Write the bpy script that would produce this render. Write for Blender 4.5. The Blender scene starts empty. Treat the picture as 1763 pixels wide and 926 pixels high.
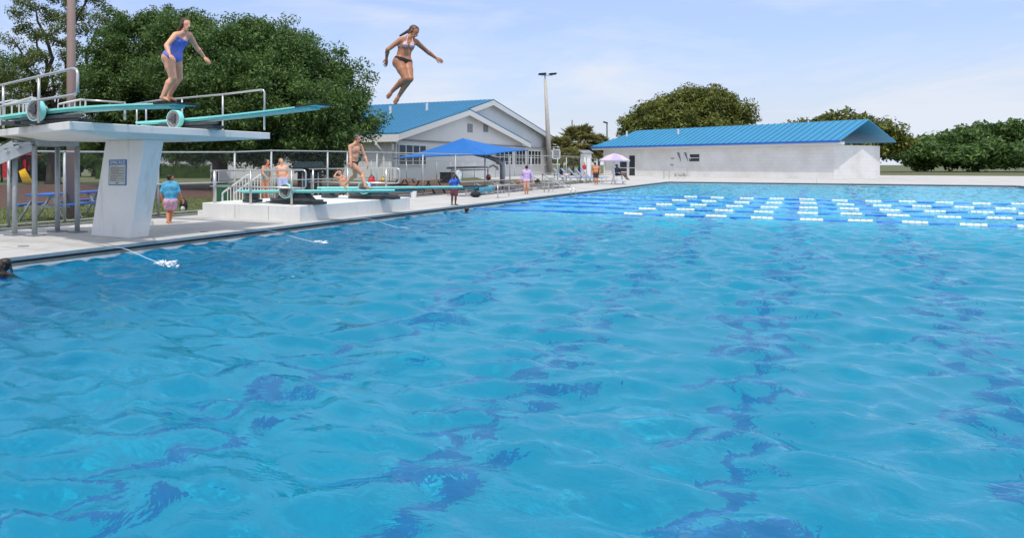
import bpy, math, random
import numpy as np
from mathutils import Vector, Matrix

S = bpy.context.scene
COL = S.collection
R = math.radians

# ------------------------------------------------------------------ camera
YAW = R(31.8); FPX = 1300.0; CX, CY = 600.0, 283.0; CAMZ = 1.61
cd = bpy.data.cameras.new('camera'); cam = bpy.data.objects.new('camera', cd); COL.objects.link(cam)
cd.sensor_width = 36; cd.lens = 36 * FPX / 1763
cd.shift_x = (881.5 - CX) / 1763; cd.shift_y = -(463 - CY) / 1763
cd.clip_start = 0.1; cd.clip_end = 3000
cam.location = (0, 0, CAMZ); cam.rotation_euler = (R(90), 0, YAW - R(90))
S.camera = cam

# ------------------------------------------------------------------ sky, sun, exposure
SUN_EL = R(64); SUN_AZ = Vector((-math.cos(R(20)), -math.sin(R(20))))
w = bpy.data.worlds.new('World'); S.world = w; w.use_nodes = True
nt = w.node_tree; N = nt.nodes; Lk = nt.links
bg = N['Background']; bg.inputs['Strength'].default_value = 0.15
sky = N.new('ShaderNodeTexSky'); sky.sky_type = 'NISHITA'; sky.sun_disc = False
sky.sun_elevation = SUN_EL; sky.sun_rotation = math.atan2(SUN_AZ.x, SUN_AZ.y)
sky.air_density = 1.0; sky.dust_density = 2.2; sky.ozone_density = 2.0; sky.altitude = 0
tc = N.new('ShaderNodeTexCoord')
mp = N.new('ShaderNodeMapping'); mp.inputs['Scale'].default_value = (1.1, 2.0, 8.0); mp.inputs['Rotation'].default_value = (R(4), R(-6), R(30))
Lk.new(tc.outputs['Generated'], mp.inputs['Vector'])
ns = N.new('ShaderNodeTexNoise'); ns.inputs['Scale'].default_value = 1.7; ns.inputs['Detail'].default_value = 9; ns.inputs['Roughness'].default_value = .58
ns.inputs['Distortion'].default_value = .5
Lk.new(mp.outputs[0], ns.inputs['Vector'])
rp = N.new('ShaderNodeValToRGB'); rp.color_ramp.elements[0].position = .44; rp.color_ramp.elements[1].position = .68
rp.color_ramp.elements[0].color = (.38, .38, .38, 1); rp.color_ramp.elements[1].color = (.85, .85, .85, 1)
Lk.new(ns.outputs['Fac'], rp.inputs['Fac'])
mx = N.new('ShaderNodeMixRGB'); mx.inputs[2].default_value = (4.75, 5.1, 5.75, 1)
tn = N.new('ShaderNodeMixRGB'); tn.blend_type = 'MULTIPLY'; tn.inputs[0].default_value = 1; tn.inputs[2].default_value = (.80, 1.0, 1.42, 1); Lk.new(sky.outputs[0], tn.inputs[1])
sz = N.new('ShaderNodeSeparateXYZ'); Lk.new(tc.outputs['Generated'], sz.inputs[0])
hz = N.new('ShaderNodeMath'); hz.operation = 'MULTIPLY_ADD'; hz.inputs[1].default_value = -4.2; hz.inputs[2].default_value = .62; hz.use_clamp = True; Lk.new(sz.outputs[2], hz.inputs[0])
ha = N.new('ShaderNodeMath'); ha.operation = 'ADD'; ha.use_clamp = True; Lk.new(hz.outputs[0], ha.inputs[0]); Lk.new(rp.outputs['Color'], ha.inputs[1])
ov = N.new('ShaderNodeMapRange'); ov.interpolation_type = 'SMOOTHSTEP'; ov.inputs[1].default_value = .24; ov.inputs[2].default_value = .5; ov.inputs[4].default_value = .9; Lk.new(sz.outputs[2], ov.inputs[0])
hm = N.new('ShaderNodeMath'); hm.operation = 'MAXIMUM'; Lk.new(ha.outputs[0], hm.inputs[0]); Lk.new(ov.outputs[0], hm.inputs[1])
Lk.new(hm.outputs[0], mx.inputs[0]); Lk.new(tn.outputs[0], mx.inputs[1]); Lk.new(mx.outputs[0], bg.inputs['Color'])
sl = bpy.data.lights.new('sun', 'SUN'); sl.energy = 2.5; sl.angle = R(1.2); sl.color = (1, .955, .87)
so = bpy.data.objects.new('sun', sl); COL.objects.link(so); so.location = (0, 0, 40)
sdir = Vector((SUN_AZ.x * math.cos(SUN_EL), SUN_AZ.y * math.cos(SUN_EL), math.sin(SUN_EL)))
so.rotation_euler = sdir.to_track_quat('Z', 'Y').to_euler()
S.view_settings.view_transform = 'Standard'; S.view_settings.look = 'None'
S.view_settings.exposure = 0.13; S.view_settings.gamma = 1; S.view_settings.use_curve_mapping = False
S.cycles.max_bounces = 8; S.cycles.transparent_max_bounces = 16
S.cycles.caustics_reflective = False; S.cycles.caustics_refractive = True

# ------------------------------------------------------------------ pixel helpers (photo pixel -> point of the place)
F = np.array((math.cos(YAW), math.sin(YAW), 0)); LFT = np.array((-math.sin(YAW), math.cos(YAW), 0)); UP = np.array((0, 0, 1.0))
RGT = -LFT
def at(px, py, d):
    return F * d + LFT * ((CX - px) / FPX * d) + UP * (CAMZ + (CY - py) / FPX * d)
def gz(px, py, z=0.0):
    return at(px, py, FPX * (CAMZ - z) / (py - CY))
def onY(px, Y, z=0.0):
    d = Y / (F[1] + LFT[1] * (CX - px) / FPX); p = at(px, CY, d); p[2] = z; return p
def onX(px, X, z=0.0):
    d = X / (F[0] + LFT[0] * (CX - px) / FPX); p = at(px, CY, d); p[2] = z; return p
def zat(p, py):
    d = p[0] * F[0] + p[1] * F[1]; return CAMZ + (CY - py) / FPX * d

# ------------------------------------------------------------------ materials
def nodemat(name):
    m = bpy.data.materials.new(name); m.use_nodes = True
    return m, m.node_tree.nodes, m.node_tree.links, m.node_tree.nodes['Principled BSDF']
def mat(name, col, rough=.6, metal=0., var=.12, scale=6., bump=0., bscale=None, spec=.5, stretch=(1, 1, 1), detail=6):
    m, n, l, b = nodemat(name)
    t = n.new('ShaderNodeTexCoord'); mpn = n.new('ShaderNodeMapping'); mpn.inputs['Scale'].default_value = stretch
    l.new(t.outputs['Object'], mpn.inputs['Vector'])
    nz = n.new('ShaderNodeTexNoise'); nz.inputs['Scale'].default_value = scale; nz.inputs['Detail'].default_value = detail; nz.inputs['Roughness'].default_value = .65
    l.new(mpn.outputs[0], nz.inputs['Vector'])
    r = n.new('ShaderNodeValToRGB'); r.color_ramp.elements[0].position = .3; r.color_ramp.elements[1].position = .7
    c = np.array(col)
    r.color_ramp.elements[0].color = (*np.clip(c * (1 - var), 0, 1), 1); r.color_ramp.elements[1].color = (*np.clip(c * (1 + var), 0, 1), 1)
    l.new(nz.outputs['Fac'], r.inputs['Fac']); l.new(r.outputs['Color'], b.inputs['Base Color'])
    b.inputs['Roughness'].default_value = rough; b.inputs['Metallic'].default_value = metal
    b.inputs['Specular IOR Level'].default_value = spec
    if bump:
        bp = n.new('ShaderNodeBump'); bp.inputs['Strength'].default_value = bump; bp.inputs['Distance'].default_value = .02
        nb = n.new('ShaderNodeTexNoise'); nb.inputs['Scale'].default_value = bscale or scale * 6; nb.inputs['Detail'].default_value = 5
        l.new(mpn.outputs[0], nb.inputs['Vector']); l.new(nb.outputs['Fac'], bp.inputs['Height']); l.new(bp.outputs['Normal'], b.inputs['Normal'])
    return m

M = {}
M['white_concrete'] = mat('white painted concrete', (.76, .745, .715), .75, var=.07, scale=1.6, bump=.25, bscale=30, stretch=(1.6, 1.6, .5))
def worn_concrete():
    m, n, l, b = nodemat('worn white concrete'); t = n.new('ShaderNodeTexCoord')
    def noise(sc, det, st):
        mp_ = n.new('ShaderNodeMapping'); mp_.inputs['Scale'].default_value = st; l.new(t.outputs['Object'], mp_.inputs[0])
        q = n.new('ShaderNodeTexNoise'); q.inputs['Scale'].default_value = sc; q.inputs['Detail'].default_value = det; q.inputs['Roughness'].default_value = .65; l.new(mp_.outputs[0], q.inputs['Vector']); return q
    def ramp(q, p0, c0, p1, c1):
        r = n.new('ShaderNodeValToRGB'); r.color_ramp.elements[0].position = p0; r.color_ramp.elements[0].color = (*c0, 1); r.color_ramp.elements[1].position = p1; r.color_ramp.elements[1].color = (*c1, 1); l.new(q.outputs['Fac'], r.inputs['Fac']); return r
    def mul(a, c): q = n.new('ShaderNodeMixRGB'); q.blend_type = 'MULTIPLY'; q.inputs[0].default_value = 1; l.new(a.outputs[0], q.inputs[1]); l.new(c.outputs[0], q.inputs[2]); return q
    base = ramp(noise(1.4, 8, (1, 1, 1)), .3, (.74, .725, .695), .7, (.82, .805, .775)); streak = ramp(noise(5, 6, (1, 1, .10)), .55, (1, 1, 1), .78, (.80, .78, .75)); spots = ramp(noise(9, 8, (1, 1, 1)), .66, (1, 1, 1), .74, (.80, .77, .72))
    l.new(mul(mul(base, streak), spots).outputs[0], b.inputs['Base Color']); b.inputs['Roughness'].default_value = .75
    bp = n.new('ShaderNodeBump'); bp.inputs['Strength'].default_value = .25; bp.inputs['Distance'].default_value = .02; l.new(noise(26, 5, (1, 1, 1)).outputs['Fac'], bp.inputs['Height']); l.new(bp.outputs[0], b.inputs['Normal'])
    return m
M['white_concrete'] = worn_concrete()
M['galv'] = mat('galvanised steel', (.44, .47, .48), .5, .35, var=.15, scale=5)
M['steel'] = mat('stainless tube', (.58, .57, .55), .3, .75, var=.08, scale=3)
M['rail_white'] = mat('pale painted rail', (.62, .62, .60), .45, .1, var=.08)
M['board'] = mat('turquoise board', (.28, .78, .72), .5, var=.07, scale=3, stretch=(1, .4, 1))
M['board_side'] = mat('turquoise board edge', (.22, .70, .65), .45, var=.07)
M['rubber'] = mat('black rubber', (.02, .02, .024), .7)
M['stand'] = mat('dark stand', (.06, .066, .075), .6, .1, var=.25)
M['wheelhub'] = mat('grey hub', (.22, .2, .2), .6, var=.3, scale=20)
M['wall'] = mat('white wall', (.68, .68, .67), .8, var=.04, scale=.8)
M['gable'] = mat('pale grey gable', (.71, .71, .70), .8, var=.03, scale=.5)
M['trim'] = mat('white trim', (.72, .71, .69), .6, var=.04)
M['trim_dark'] = mat('grey trim', (.25, .26, .27), .7)
M['white'] = mat('white paint', (.78, .77, .75), .5, var=.04)
M['plastic_white'] = mat('white plastic', (.8, .8, .8), .4, var=.03)
M['glass'] = mat('dark glass', (.035, .045, .05), .12, var=.3, scale=.6)
M['dark'] = mat('dark grey', (.022, .023, .026), .8, var=.2, spec=.2)
M['bark'] = mat('bark', (.09, .07, .055), .9, var=.35, scale=9, bump=.8, stretch=(1, 1, .25))
M['hedge'] = mat('hedge leaf', (.045, .085, .022), .7, var=.35, scale=12)
M['pole_pink'] = mat('weathered pink brown pole', (.36, .25, .22), .8, var=.12, scale=4, stretch=(1, 1, .12), bump=.3)
M['pole_conc'] = mat('tan concrete pole', (.52, .47, .40), .85, var=.1, scale=4)
M['canvas'] = mat('blue canvas', (.005, .15, .50), .75, var=.06, scale=.8)
M['canvas_lilac'] = mat('lilac canvas', (.50, .42, .60), .8, var=.1)
M['canvas_pale'] = mat('pale pink white canvas', (.66, .54, .62), .8, var=.06)
M['blue_plastic'] = mat('blue plastic', (.02, .13, .5), .45)
M['blue_rope'] = mat('blue float', (.05, .25, .74), .45, var=.12)
M['white_rope'] = mat('white float', (.8, .8, .78), .4, var=.04)
M['red'] = mat('red', (.5, .02, .025), .5)
M['maroon'] = mat('maroon', (.17, .02, .022), .6)
M['yellow'] = mat('yellow', (.75, .42, .02), .4)
M['orange_wood'] = mat('reddish wood', (.3, .12, .06), .7, var=.25, scale=8, stretch=(.3, 3, 3))
M['green_dark'] = mat('dark green paint', (.008, .022, .026), .85, spec=.15)
M['green'] = mat('green plastic', (.02, .14, .06), .5)
M['bluepaint'] = mat('light blue paint', (.12, .4, .62), .6)
M['towel_blue'] = mat('aqua towel', (.10, .36, .50), .9, var=.2, scale=14)
M['alu'] = mat('aluminium plank', (.5, .5, .49), .45, .4, var=.12)
M['black'] = mat('black cloth', (.012, .012, .016), .8)
M['navy'] = mat('navy cloth', (.015, .02, .05), .8)
M['brown_hair'] = mat('brown hair', (.06, .028, .016), .55, var=.3, scale=40)
M['dark_hair'] = mat('dark hair', (.016, .012, .011), .5, var=.3, scale=40)
M['wet_hair'] = mat('wet dark blond hair', (.08, .05, .032), .4, var=.35, scale=40)
M['blond_hair'] = mat('sandy blond hair', (.42, .22, .08), .6, var=.3, scale=40)
M['skin_fair'] = mat('fair skin', (.76, .385, .24), .5, var=.07, scale=5)
M['skin_pink'] = mat('rosy skin', (.68, .33, .20), .5, var=.08, scale=5)
M['skin_tan'] = mat('tan skin', (.45, .185, .092), .45, var=.09, scale=5)
M['skin_warm'] = mat('sunburnt skin', (.64, .265, .135), .5, var=.08, scale=5)
M['skin_dark'] = mat('dark skin', (.13, .062, .042), .45, var=.12, scale=5)
for k_ in ('fair', 'pink', 'tan', 'warm', 'dark'):
    b_ = M['skin_' + k_].node_tree.nodes['Principled BSDF']; b_.inputs['Roughness'].default_value = .48; b_.inputs['Subsurface Weight'].default_value = .12; b_.inputs['Subsurface Scale'].default_value = .02
M['lips'] = mat('lips', (.36, .12, .10), .5)
M['suit_blue'] = mat('periwinkle swimsuit', (.14, .18, .62), .6, var=.18, scale=14)
M['bikini_pink'] = mat('pale pink patterned', (.66, .46, .52), .7, var=.3, scale=26)
M['lilac'] = mat('lilac cloth', (.60, .42, .68), .8, var=.1, scale=9)
M['shorts_pink'] = mat('pink patterned shorts', (.78, .42, .55), .8, var=.35, scale=16)
M['rash_blue'] = mat('aqua patterned shirt', (.09, .42, .66), .75, var=.38, scale=12)
M['shorts_pale'] = mat('pale blue shorts', (.40, .45, .66), .8, var=.25, scale=14)
M['shorts_grey'] = mat('charcoal shorts', (.03, .032, .042), .8)
M['shorts_red'] = mat('dark red shorts', (.16, .04, .05), .8, var=.5, scale=12)
M['top_sage'] = mat('sage patterned top', (.22, .34, .33), .8, var=.4, scale=22)
M['cloth_blue'] = mat('bright blue cloth', (.02, .14, .62), .8, var=.4, scale=18)
M['purple'] = mat('purple cloth', (.12, .05, .4), .7)
M['pennant'] = mat('slate pennant', (.16, .19, .27), .8)
M['curb'] = mat('grey kerb', (.16, .165, .17), .9, var=.2, scale=4)
M['gutter_lip'] = mat('blue grey gutter lip', (.26, .33, .37), .6, var=.12, scale=5)
M['gutter_dark'] = mat('gutter slot', (.05, .06, .07), .7)
M['gutter_tile'] = mat('grey gutter wall', (.23, .23, .22), .7, var=.2, scale=3)
M['foam'] = mat('white foam', (.85, .88, .9), .35, var=.05)
M['mulch'] = mat('red brown mulch', (.095, .046, .03), .95, var=.4, scale=3.5, bump=1., bscale=18)  # brown set darker throughout, standing in for tree shade on the ground
M['grass'] = mat('lawn', (.105, .125, .03), .95, var=.38, scale=1.2, bump=1., bscale=40, detail=10)
M['ground'] = mat('rough lawn', (.105, .115, .042), .95, var=.35, scale=.4, detail=10)

def roof_mat():
    return mat('blue standing seam metal', (.012, .19, .36), .5, .1, var=.07, scale=.5)
M['roof'] = roof_mat(); M['roof_light'] = mat('light blue standing seam metal', (.035, .26, .46), .45, .05, var=.06, scale=.5)

def deck_mat():
    m, n, l, b = nodemat('pale concrete deck')
    t = n.new('ShaderNodeTexCoord')
    def noise(s, d):
        q = n.new('ShaderNodeTexNoise'); q.inputs['Scale'].default_value = s; q.inputs['Detail'].default_value = d; q.inputs['Roughness'].default_value = .65
        l.new(t.outputs['Object'], q.inputs['Vector']); return q
    a = noise(.7, 8); c = noise(22, 3)
    r = n.new('ShaderNodeValToRGB'); r.color_ramp.elements[0].position = .3; r.color_ramp.elements[1].position = .7
    r.color_ramp.elements[0].color = (.47, .45, .425, 1); r.color_ramp.elements[1].color = (.61, .59, .56, 1)
    l.new(a.outputs['Fac'], r.inputs['Fac'])
    br = n.new('ShaderNodeTexBrick'); br.offset = 0; br.inputs['Scale'].default_value = 1
    br.inputs['Brick Width'].default_value = 3.0; br.inputs['Row Height'].default_value = 2.6; br.inputs['Mortar Size'].default_value = .018
    br.inputs['Color1'].default_value = (1, 1, 1, 1); br.inputs['Color2'].default_value = (.94, .94, .94, 1); br.inputs['Mortar'].default_value = (.55, .54, .52, 1)
    l.new(t.outputs['Object'], br.inputs['Vector'])
    mu = n.new('ShaderNodeMixRGB'); mu.blend_type = 'MULTIPLY'; mu.inputs[0].default_value = 1
    l.new(r.outputs[0], mu.inputs[1]); l.new(br.outputs['Color'], mu.inputs[2])
    st = noise(.33, 10); sr = n.new('ShaderNodeValToRGB'); sr.color_ramp.elements[0].position = .56; sr.color_ramp.elements[0].color = (1, 1, 1, 1); sr.color_ramp.elements[1].position = .68; sr.color_ramp.elements[1].color = (.76, .75, .73, 1)
    l.new(st.outputs['Fac'], sr.inputs['Fac']); m2 = n.new('ShaderNodeMixRGB'); m2.blend_type = 'MULTIPLY'; m2.inputs[0].default_value = 1; l.new(mu.outputs[0], m2.inputs[1]); l.new(sr.outputs[0], m2.inputs[2]); l.new(m2.outputs[0], b.inputs['Base Color'])
    bp = n.new('ShaderNodeBump'); bp.inputs['Strength'].default_value = .2; l.new(c.outputs['Fac'], bp.inputs['Height']); l.new(bp.outputs[0], b.inputs['Normal'])
    b.inputs['Roughness'].default_value = .85
    return m
M['deck'] = deck_mat()

def siding_mat():
    m, n, l, b = nodemat('ribbed white siding')
    t = n.new('ShaderNodeTexCoord'); wv = n.new('ShaderNodeTexWave'); wv.bands_direction = 'Y'; wv.inputs['Scale'].default_value = 1.1; wv.wave_profile = 'SAW'
    l.new(t.outputs['Object'], wv.inputs['Vector'])
    bp = n.new('ShaderNodeBump'); bp.inputs['Strength'].default_value = .7; bp.inputs['Distance'].default_value = .05
    l.new(wv.outputs['Fac'], bp.inputs['Height']); l.new(bp.outputs[0], b.inputs['Normal'])
    b.inputs['Base Color'].default_value = (.64, .64, .62, 1); b.inputs['Roughness'].default_value = .7
    return m
M['siding'] = siding_mat()

def block2():
    m, n, l, b = nodemat('white painted block'); t = n.new('ShaderNodeTexCoord'); sp = n.new('ShaderNodeSeparateXYZ'); l.new(t.outputs['Object'], sp.inputs[0])
    cb = n.new('ShaderNodeCombineXYZ'); ad = n.new('ShaderNodeMath'); ad.operation = 'MULTIPLY'; ad.inputs[1].default_value = 1.24; l.new(sp.outputs[1], ad.inputs[0]); l.new(ad.outputs[0], cb.inputs[0]); l.new(sp.outputs[2], cb.inputs[1])
    br = n.new('ShaderNodeTexBrick'); br.inputs['Scale'].default_value = 1; br.inputs['Brick Width'].default_value = .8; br.inputs['Row Height'].default_value = .4; br.inputs['Mortar Size'].default_value = .018
    br.inputs['Color1'].default_value = (.82, .81, .785, 1); br.inputs['Color2'].default_value = (.80, .79, .77, 1); br.inputs['Mortar'].default_value = (.74, .73, .71, 1)
    nz = n.new('ShaderNodeTexNoise'); nz.inputs['Scale'].default_value = .5; nz.inputs['Detail'].default_value = 8; l.new(t.outputs['Object'], nz.inputs['Vector'])
    r = n.new('ShaderNodeValToRGB'); r.color_ramp.elements[0].position = .35; r.color_ramp.elements[0].color = (.88, .87, .85, 1); r.color_ramp.elements[1].position = .6; l.new(nz.outputs['Fac'], r.inputs['Fac'])
    mu = n.new('ShaderNodeMixRGB'); mu.blend_type = 'MULTIPLY'; mu.inputs[0].default_value = 1; l.new(cb.outputs[0], br.inputs['Vector']); l.new(br.outputs['Color'], mu.inputs[1]); l.new(r.outputs[0], mu.inputs[2])
    l.new(mu.outputs[0], b.inputs['Base Color']); b.inputs['Roughness'].default_value = .65; return m
M['block'] = block2()

def leaf_mat(name, lo, hi, trans=.25):
    m, n, l, b = nodemat(name)
    g = n.new('ShaderNodeNewGeometry'); t = n.new('ShaderNodeTexCoord')
    nz = n.new('ShaderNodeTexNoise'); nz.inputs['Scale'].default_value = .55; nz.inputs['Detail'].default_value = 3; l.new(t.outputs['Object'], nz.inputs['Vector'])
    ad = n.new('ShaderNodeMath'); ad.operation = 'ADD'; l.new(nz.outputs['Fac'], ad.inputs[0])
    sc = n.new('ShaderNodeMath'); sc.operation = 'MULTIPLY_ADD'; sc.inputs[1].default_value = .8; sc.inputs[2].default_value = -.38
    l.new(g.outputs['Random Per Island'], sc.inputs[0]); l.new(sc.outputs[0], ad.inputs[1])
    r = n.new('ShaderNodeValToRGB'); r.color_ramp.elements[0].position = .2; r.color_ramp.elements[1].position = .85
    r.color_ramp.elements[0].color = (*lo, 1); r.color_ramp.elements[1].color = (*hi, 1)
    l.new(ad.outputs[0], r.inputs['Fac']); l.new(r.outputs[0], b.inputs['Base Color']); b.inputs['Roughness'].default_value = .5
    b.inputs['Specular IOR Level'].default_value = .4
    tr = n.new('ShaderNodeBsdfTranslucent'); l.new(r.outputs[0], tr.inputs['Color'])
    ms = n.new('ShaderNodeMixShader'); ms.inputs[0].default_value = trans
    l.new(b.outputs[0], ms.inputs[1]); l.new(tr.outputs[0], ms.inputs[2]); l.new(ms.outputs[0], n['Material Output'].inputs['Surface'])
    return m
M['oak'] = leaf_mat('oak leaf', (.032, .085, .018), (.165, .27, .065), .36)
M['oak_pale'] = leaf_mat('pale leaf', (.055, .095, .02), (.21, .26, .07), .36)
M['tree_right'] = leaf_mat('yellowish leaf', (.055, .085, .016), (.25, .26, .05), .3)
M['palm'] = leaf_mat('palm frond', (.10, .12, .035), (.40, .36, .14), .5)
M['hedge'] = leaf_mat('hedge leaf', (.012, .038, .008), (.07, .13, .022))  # leaf colour set darker to carry the shade of the trees

def mesh_mat():
    m, n, l, b = nodemat('chain link wire')
    t = n.new('ShaderNodeTexCoord'); sp = n.new('ShaderNodeSeparateXYZ'); l.new(t.outputs['Object'], sp.inputs[0])
    def mth(op, a, bb=None):
        q = n.new('ShaderNodeMath'); q.operation = op
        for i, v in enumerate((a, bb)):
            if v is None: continue
            if isinstance(v, (int, float)): q.inputs[i].default_value = v
            else: l.new(v, q.inputs[i])
        return q.outputs[0]
    h = mth('ADD', sp.outputs[0], sp.outputs[1])
    wires = []
    for op in ('ADD', 'SUBTRACT'):
        u = mth('MULTIPLY', mth(op, h, sp.outputs[2]), 1 / .085)
        wires.append(mth('LESS_THAN', mth('ABSOLUTE', mth('SUBTRACT', mth('FRACT', u), .5)), .009))
    f = mth('MAXIMUM', wires[0], wires[1])
    b.inputs['Base Color'].default_value = (.5, .52, .52, 1); b.inputs['Metallic'].default_value = .3; b.inputs['Roughness'].default_value = .5
    tr = n.new('ShaderNodeBsdfTransparent'); ms = n.new('ShaderNodeMixShader'); l.new(f, ms.inputs[0])
    l.new(tr.outputs[0], ms.inputs[1]); l.new(b.outputs[0], ms.inputs[2]); l.new(ms.outputs[0], n['Material Output'].inputs['Surface'])
    return m
M['wire'] = mesh_mat()

def water_mat():
    m, n, l, b = nodemat('pool water')
    t = n.new('ShaderNodeTexCoord')
    n1 = n.new('ShaderNodeTexNoise'); n1.inputs['Scale'].default_value = 3.4; n1.inputs['Detail'].default_value = 4; n1.inputs['Roughness'].default_value = .6; n1.inputs['Distortion'].default_value = .6
    mpn = n.new('ShaderNodeMapping'); mpn.inputs['Rotation'].default_value = (0, 0, -YAW); mpn.inputs['Scale'].default_value = (1.15, .75, 1)
    l.new(t.outputs['Object'], mpn.inputs[0]); l.new(mpn.outputs[0], n1.inputs['Vector'])
    bp = n.new('ShaderNodeBump'); bp.inputs['Strength'].default_value = .35; bp.inputs['Distance'].default_value = .06; l.new(n1.outputs['Fac'], bp.inputs['Height'])
    n.remove(b); gl = n.new('ShaderNodeBsdfGlass'); gl.inputs['IOR'].default_value = 1.333; gl.inputs['Roughness'].default_value = 0.0; gl.inputs['Color'].default_value = (.76, .975, 1, 1)
    l.new(bp.outputs[0], gl.inputs['Normal']); l.new(gl.outputs[0], n['Material Output'].inputs['Surface'])
    return m
M['water'] = water_mat()
def jet_mat():
    m, n, l, b = nodemat('jet water')
    b.inputs['Base Color'].default_value = (.75, .86, .93, 1); b.inputs['Roughness'].default_value = .15; b.inputs['Alpha'].default_value = .42
    return m
M['jet'] = jet_mat()
M['pool'] = mat('pool plaster', (.012, .71, .98), .6, var=.05, scale=.5)
M['pool_line'] = mat('pool lane line', (.015, .40, .82), .6, var=.08)

# ------------------------------------------------------------------ mesh builder
ORG = {}
class MB:
    def __init__(s): s.v = []; s.f = []; s.mi = []; s.cur = 0
    def add(s, vs, fs):
        o = len(s.v); s.v.extend([tuple(map(float, p)) for p in vs]); s.f.extend([tuple(i + o for i in f) for f in fs]); s.mi.extend([s.cur] * len(fs)); return s
    def hexa(s, b, t):
        n = len(b); fs = [tuple(range(n))[::-1], tuple(range(n, 2 * n))] + [(i, (i + 1) % n, n + (i + 1) % n, n + i) for i in range(n)]
        return s.add(list(b) + list(t), fs)
    def prism(s, poly, vec):
        poly = [np.array(p, float) for p in poly]; return s.hexa(poly, [p + np.array(vec, float) for p in poly])
    def box(s, lo, hi):
        x0, y0, z0 = lo; x1, y1, z1 = hi
        return s.hexa([(x0, y0, z0), (x1, y0, z0), (x1, y1, z0), (x0, y1, z0)], [(x0, y0, z1), (x1, y0, z1), (x1, y1, z1), (x0, y1, z1)])
    def beam(s, a, b, wd, h, up=(0, 0, 1)):
        a = np.array(a, float); b = np.array(b, float); d = b - a; d /= np.linalg.norm(d)
        u = np.array(up, float)
        if abs(d @ u) > .98: u = np.array((1., 0, 0))
        x = np.cross(d, u); x /= np.linalg.norm(x); y = np.cross(x, d)
        q = [x * wd / 2 * i + y * h / 2 * j for i, j in ((-1, -1), (1, -1), (1, 1), (-1, 1))]
        return s.hexa([a + k for k in q], [b + k for k in q])
    def tube(s, pts, r, n=10, cap=True):
        pts = [np.array(p, float) for p in pts]; rs = r if isinstance(r, (list, tuple)) else [r] * len(pts)
        vs = []; fs = []; px = None
        for i, p in enumerate(pts):
            d = pts[min(i + 1, len(pts) - 1)] - pts[max(i - 1, 0)]; d = d / (np.linalg.norm(d) + 1e-9)
            if px is None:
                px = np.cross(d, (0, 0, 1.)) if abs(d[2]) < .95 else np.cross(d, (1., 0, 0))
            px = px - d * (px @ d); px = px / (np.linalg.norm(px) + 1e-9); py = np.cross(d, px)
            for k in range(n):
                a = 2 * math.pi * k / n; vs.append(p + (px * math.cos(a) + py * math.sin(a)) * rs[i])
        for i in range(len(pts) - 1):
            for k in range(n): fs.append((i * n + k, i * n + (k + 1) % n, (i + 1) * n + (k + 1) % n, (i + 1) * n + k))
        if cap: fs += [tuple(range(n))[::-1], tuple(range((len(pts) - 1) * n, len(pts) * n))]
        return s.add(vs, fs)
    def ball(s, c, r, n=10, m=6, sq=(1, 1, 1)):
        vs = [(c[0], c[1], c[2] + r * sq[2])]; fs = []
        for i in range(1, m):
            for k in range(n):
                t = math.pi * i / m; a = 2 * math.pi * k / n
                vs.append((c[0] + r * sq[0] * math.sin(t) * math.cos(a), c[1] + r * sq[1] * math.sin(t) * math.sin(a), c[2] + r * sq[2] * math.cos(t)))
        vs.append((c[0], c[1], c[2] - r * sq[2]))
        for k in range(n): fs.append((0, 1 + k, 1 + (k + 1) % n))
        for i in range(m - 2):
            for k in range(n): fs.append((1 + i * n + k, 1 + (i + 1) * n + k, 1 + (i + 1) * n + (k + 1) % n, 1 + i * n + (k + 1) % n))
        e = len(vs) - 1
        for k in range(n): fs.append((e, 1 + (m - 2) * n + (k + 1) % n, 1 + (m - 2) * n + k))
        return s.add(vs, fs)
    def quad(s, *p): return s.add(p, [tuple(range(len(p)))])
    def build(s, name, mats, parent=None, smooth=False, bevel=0., loc=None):
        return mesh_obj(name, np.array(s.v), s.f, mats, parent, smooth, bevel, loc, s.mi)
def mesh_obj(name, v, f, mats, parent=None, smooth=False, bevel=0., loc=None, mi=None):
    org = ORG.get(parent.name, np.zeros(3)) if parent is not None else (np.array(loc, float) if loc is not None else np.zeros(3))
    me = bpy.data.meshes.new(name); me.from_pydata((np.asarray(v) - org).tolist(), [], f if isinstance(f, list) else f.tolist())
    for m in (mats if isinstance(mats, (list, tuple)) else [mats]): me.materials.append(m)
    if mi is not None and len(set(mi)) > 1: me.polygons.foreach_set('material_index', mi)
    if smooth: me.polygons.foreach_set('use_smooth', [True] * len(me.polygons))
    me.update()
    o = bpy.data.objects.new(name, me); COL.objects.link(o); ORG[o.name] = org
    if parent is not None: o.parent = parent
    elif loc is not None: o.location = org
    if bevel:
        b = o.modifiers.new('bevel', 'BEVEL'); b.width = bevel; b.segments = 2; b.limit_method = 'ANGLE'; b.angle_limit = R(40)
    return o
def tag(o, label=None, cat=None, group=None, kind=None):
    if label: o['label'] = label
    if cat: o['category'] = cat
    if group: o['group'] = group
    if kind: o['kind'] = kind
    return o
def thing(name, label, cat, loc=(0, 0, 0), group=None):
    o = bpy.data.objects.new(name, None); COL.objects.link(o); o.location = loc; o.empty_display_size = .2
    ORG[o.name] = np.array(loc, float); return tag(o, label, cat, group)
def copy_tree(o, parent=None):
    c = o.copy(); COL.objects.link(c); c.parent = parent; ORG[c.name] = ORG[o.name]
    for ch in list(o.children): copy_tree(ch, c)
    return c
def dup(o, loc, rz=0., label=None, sc=None):
    c = copy_tree(o); c.location = loc; c.rotation_euler = (0, 0, rz)
    if sc: c.scale = (sc, sc, sc)
    if label: c['label'] = label
    return c
def struct(mb, name, m, **k): return tag(mb.build(name, m, **k), kind='structure')

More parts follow.
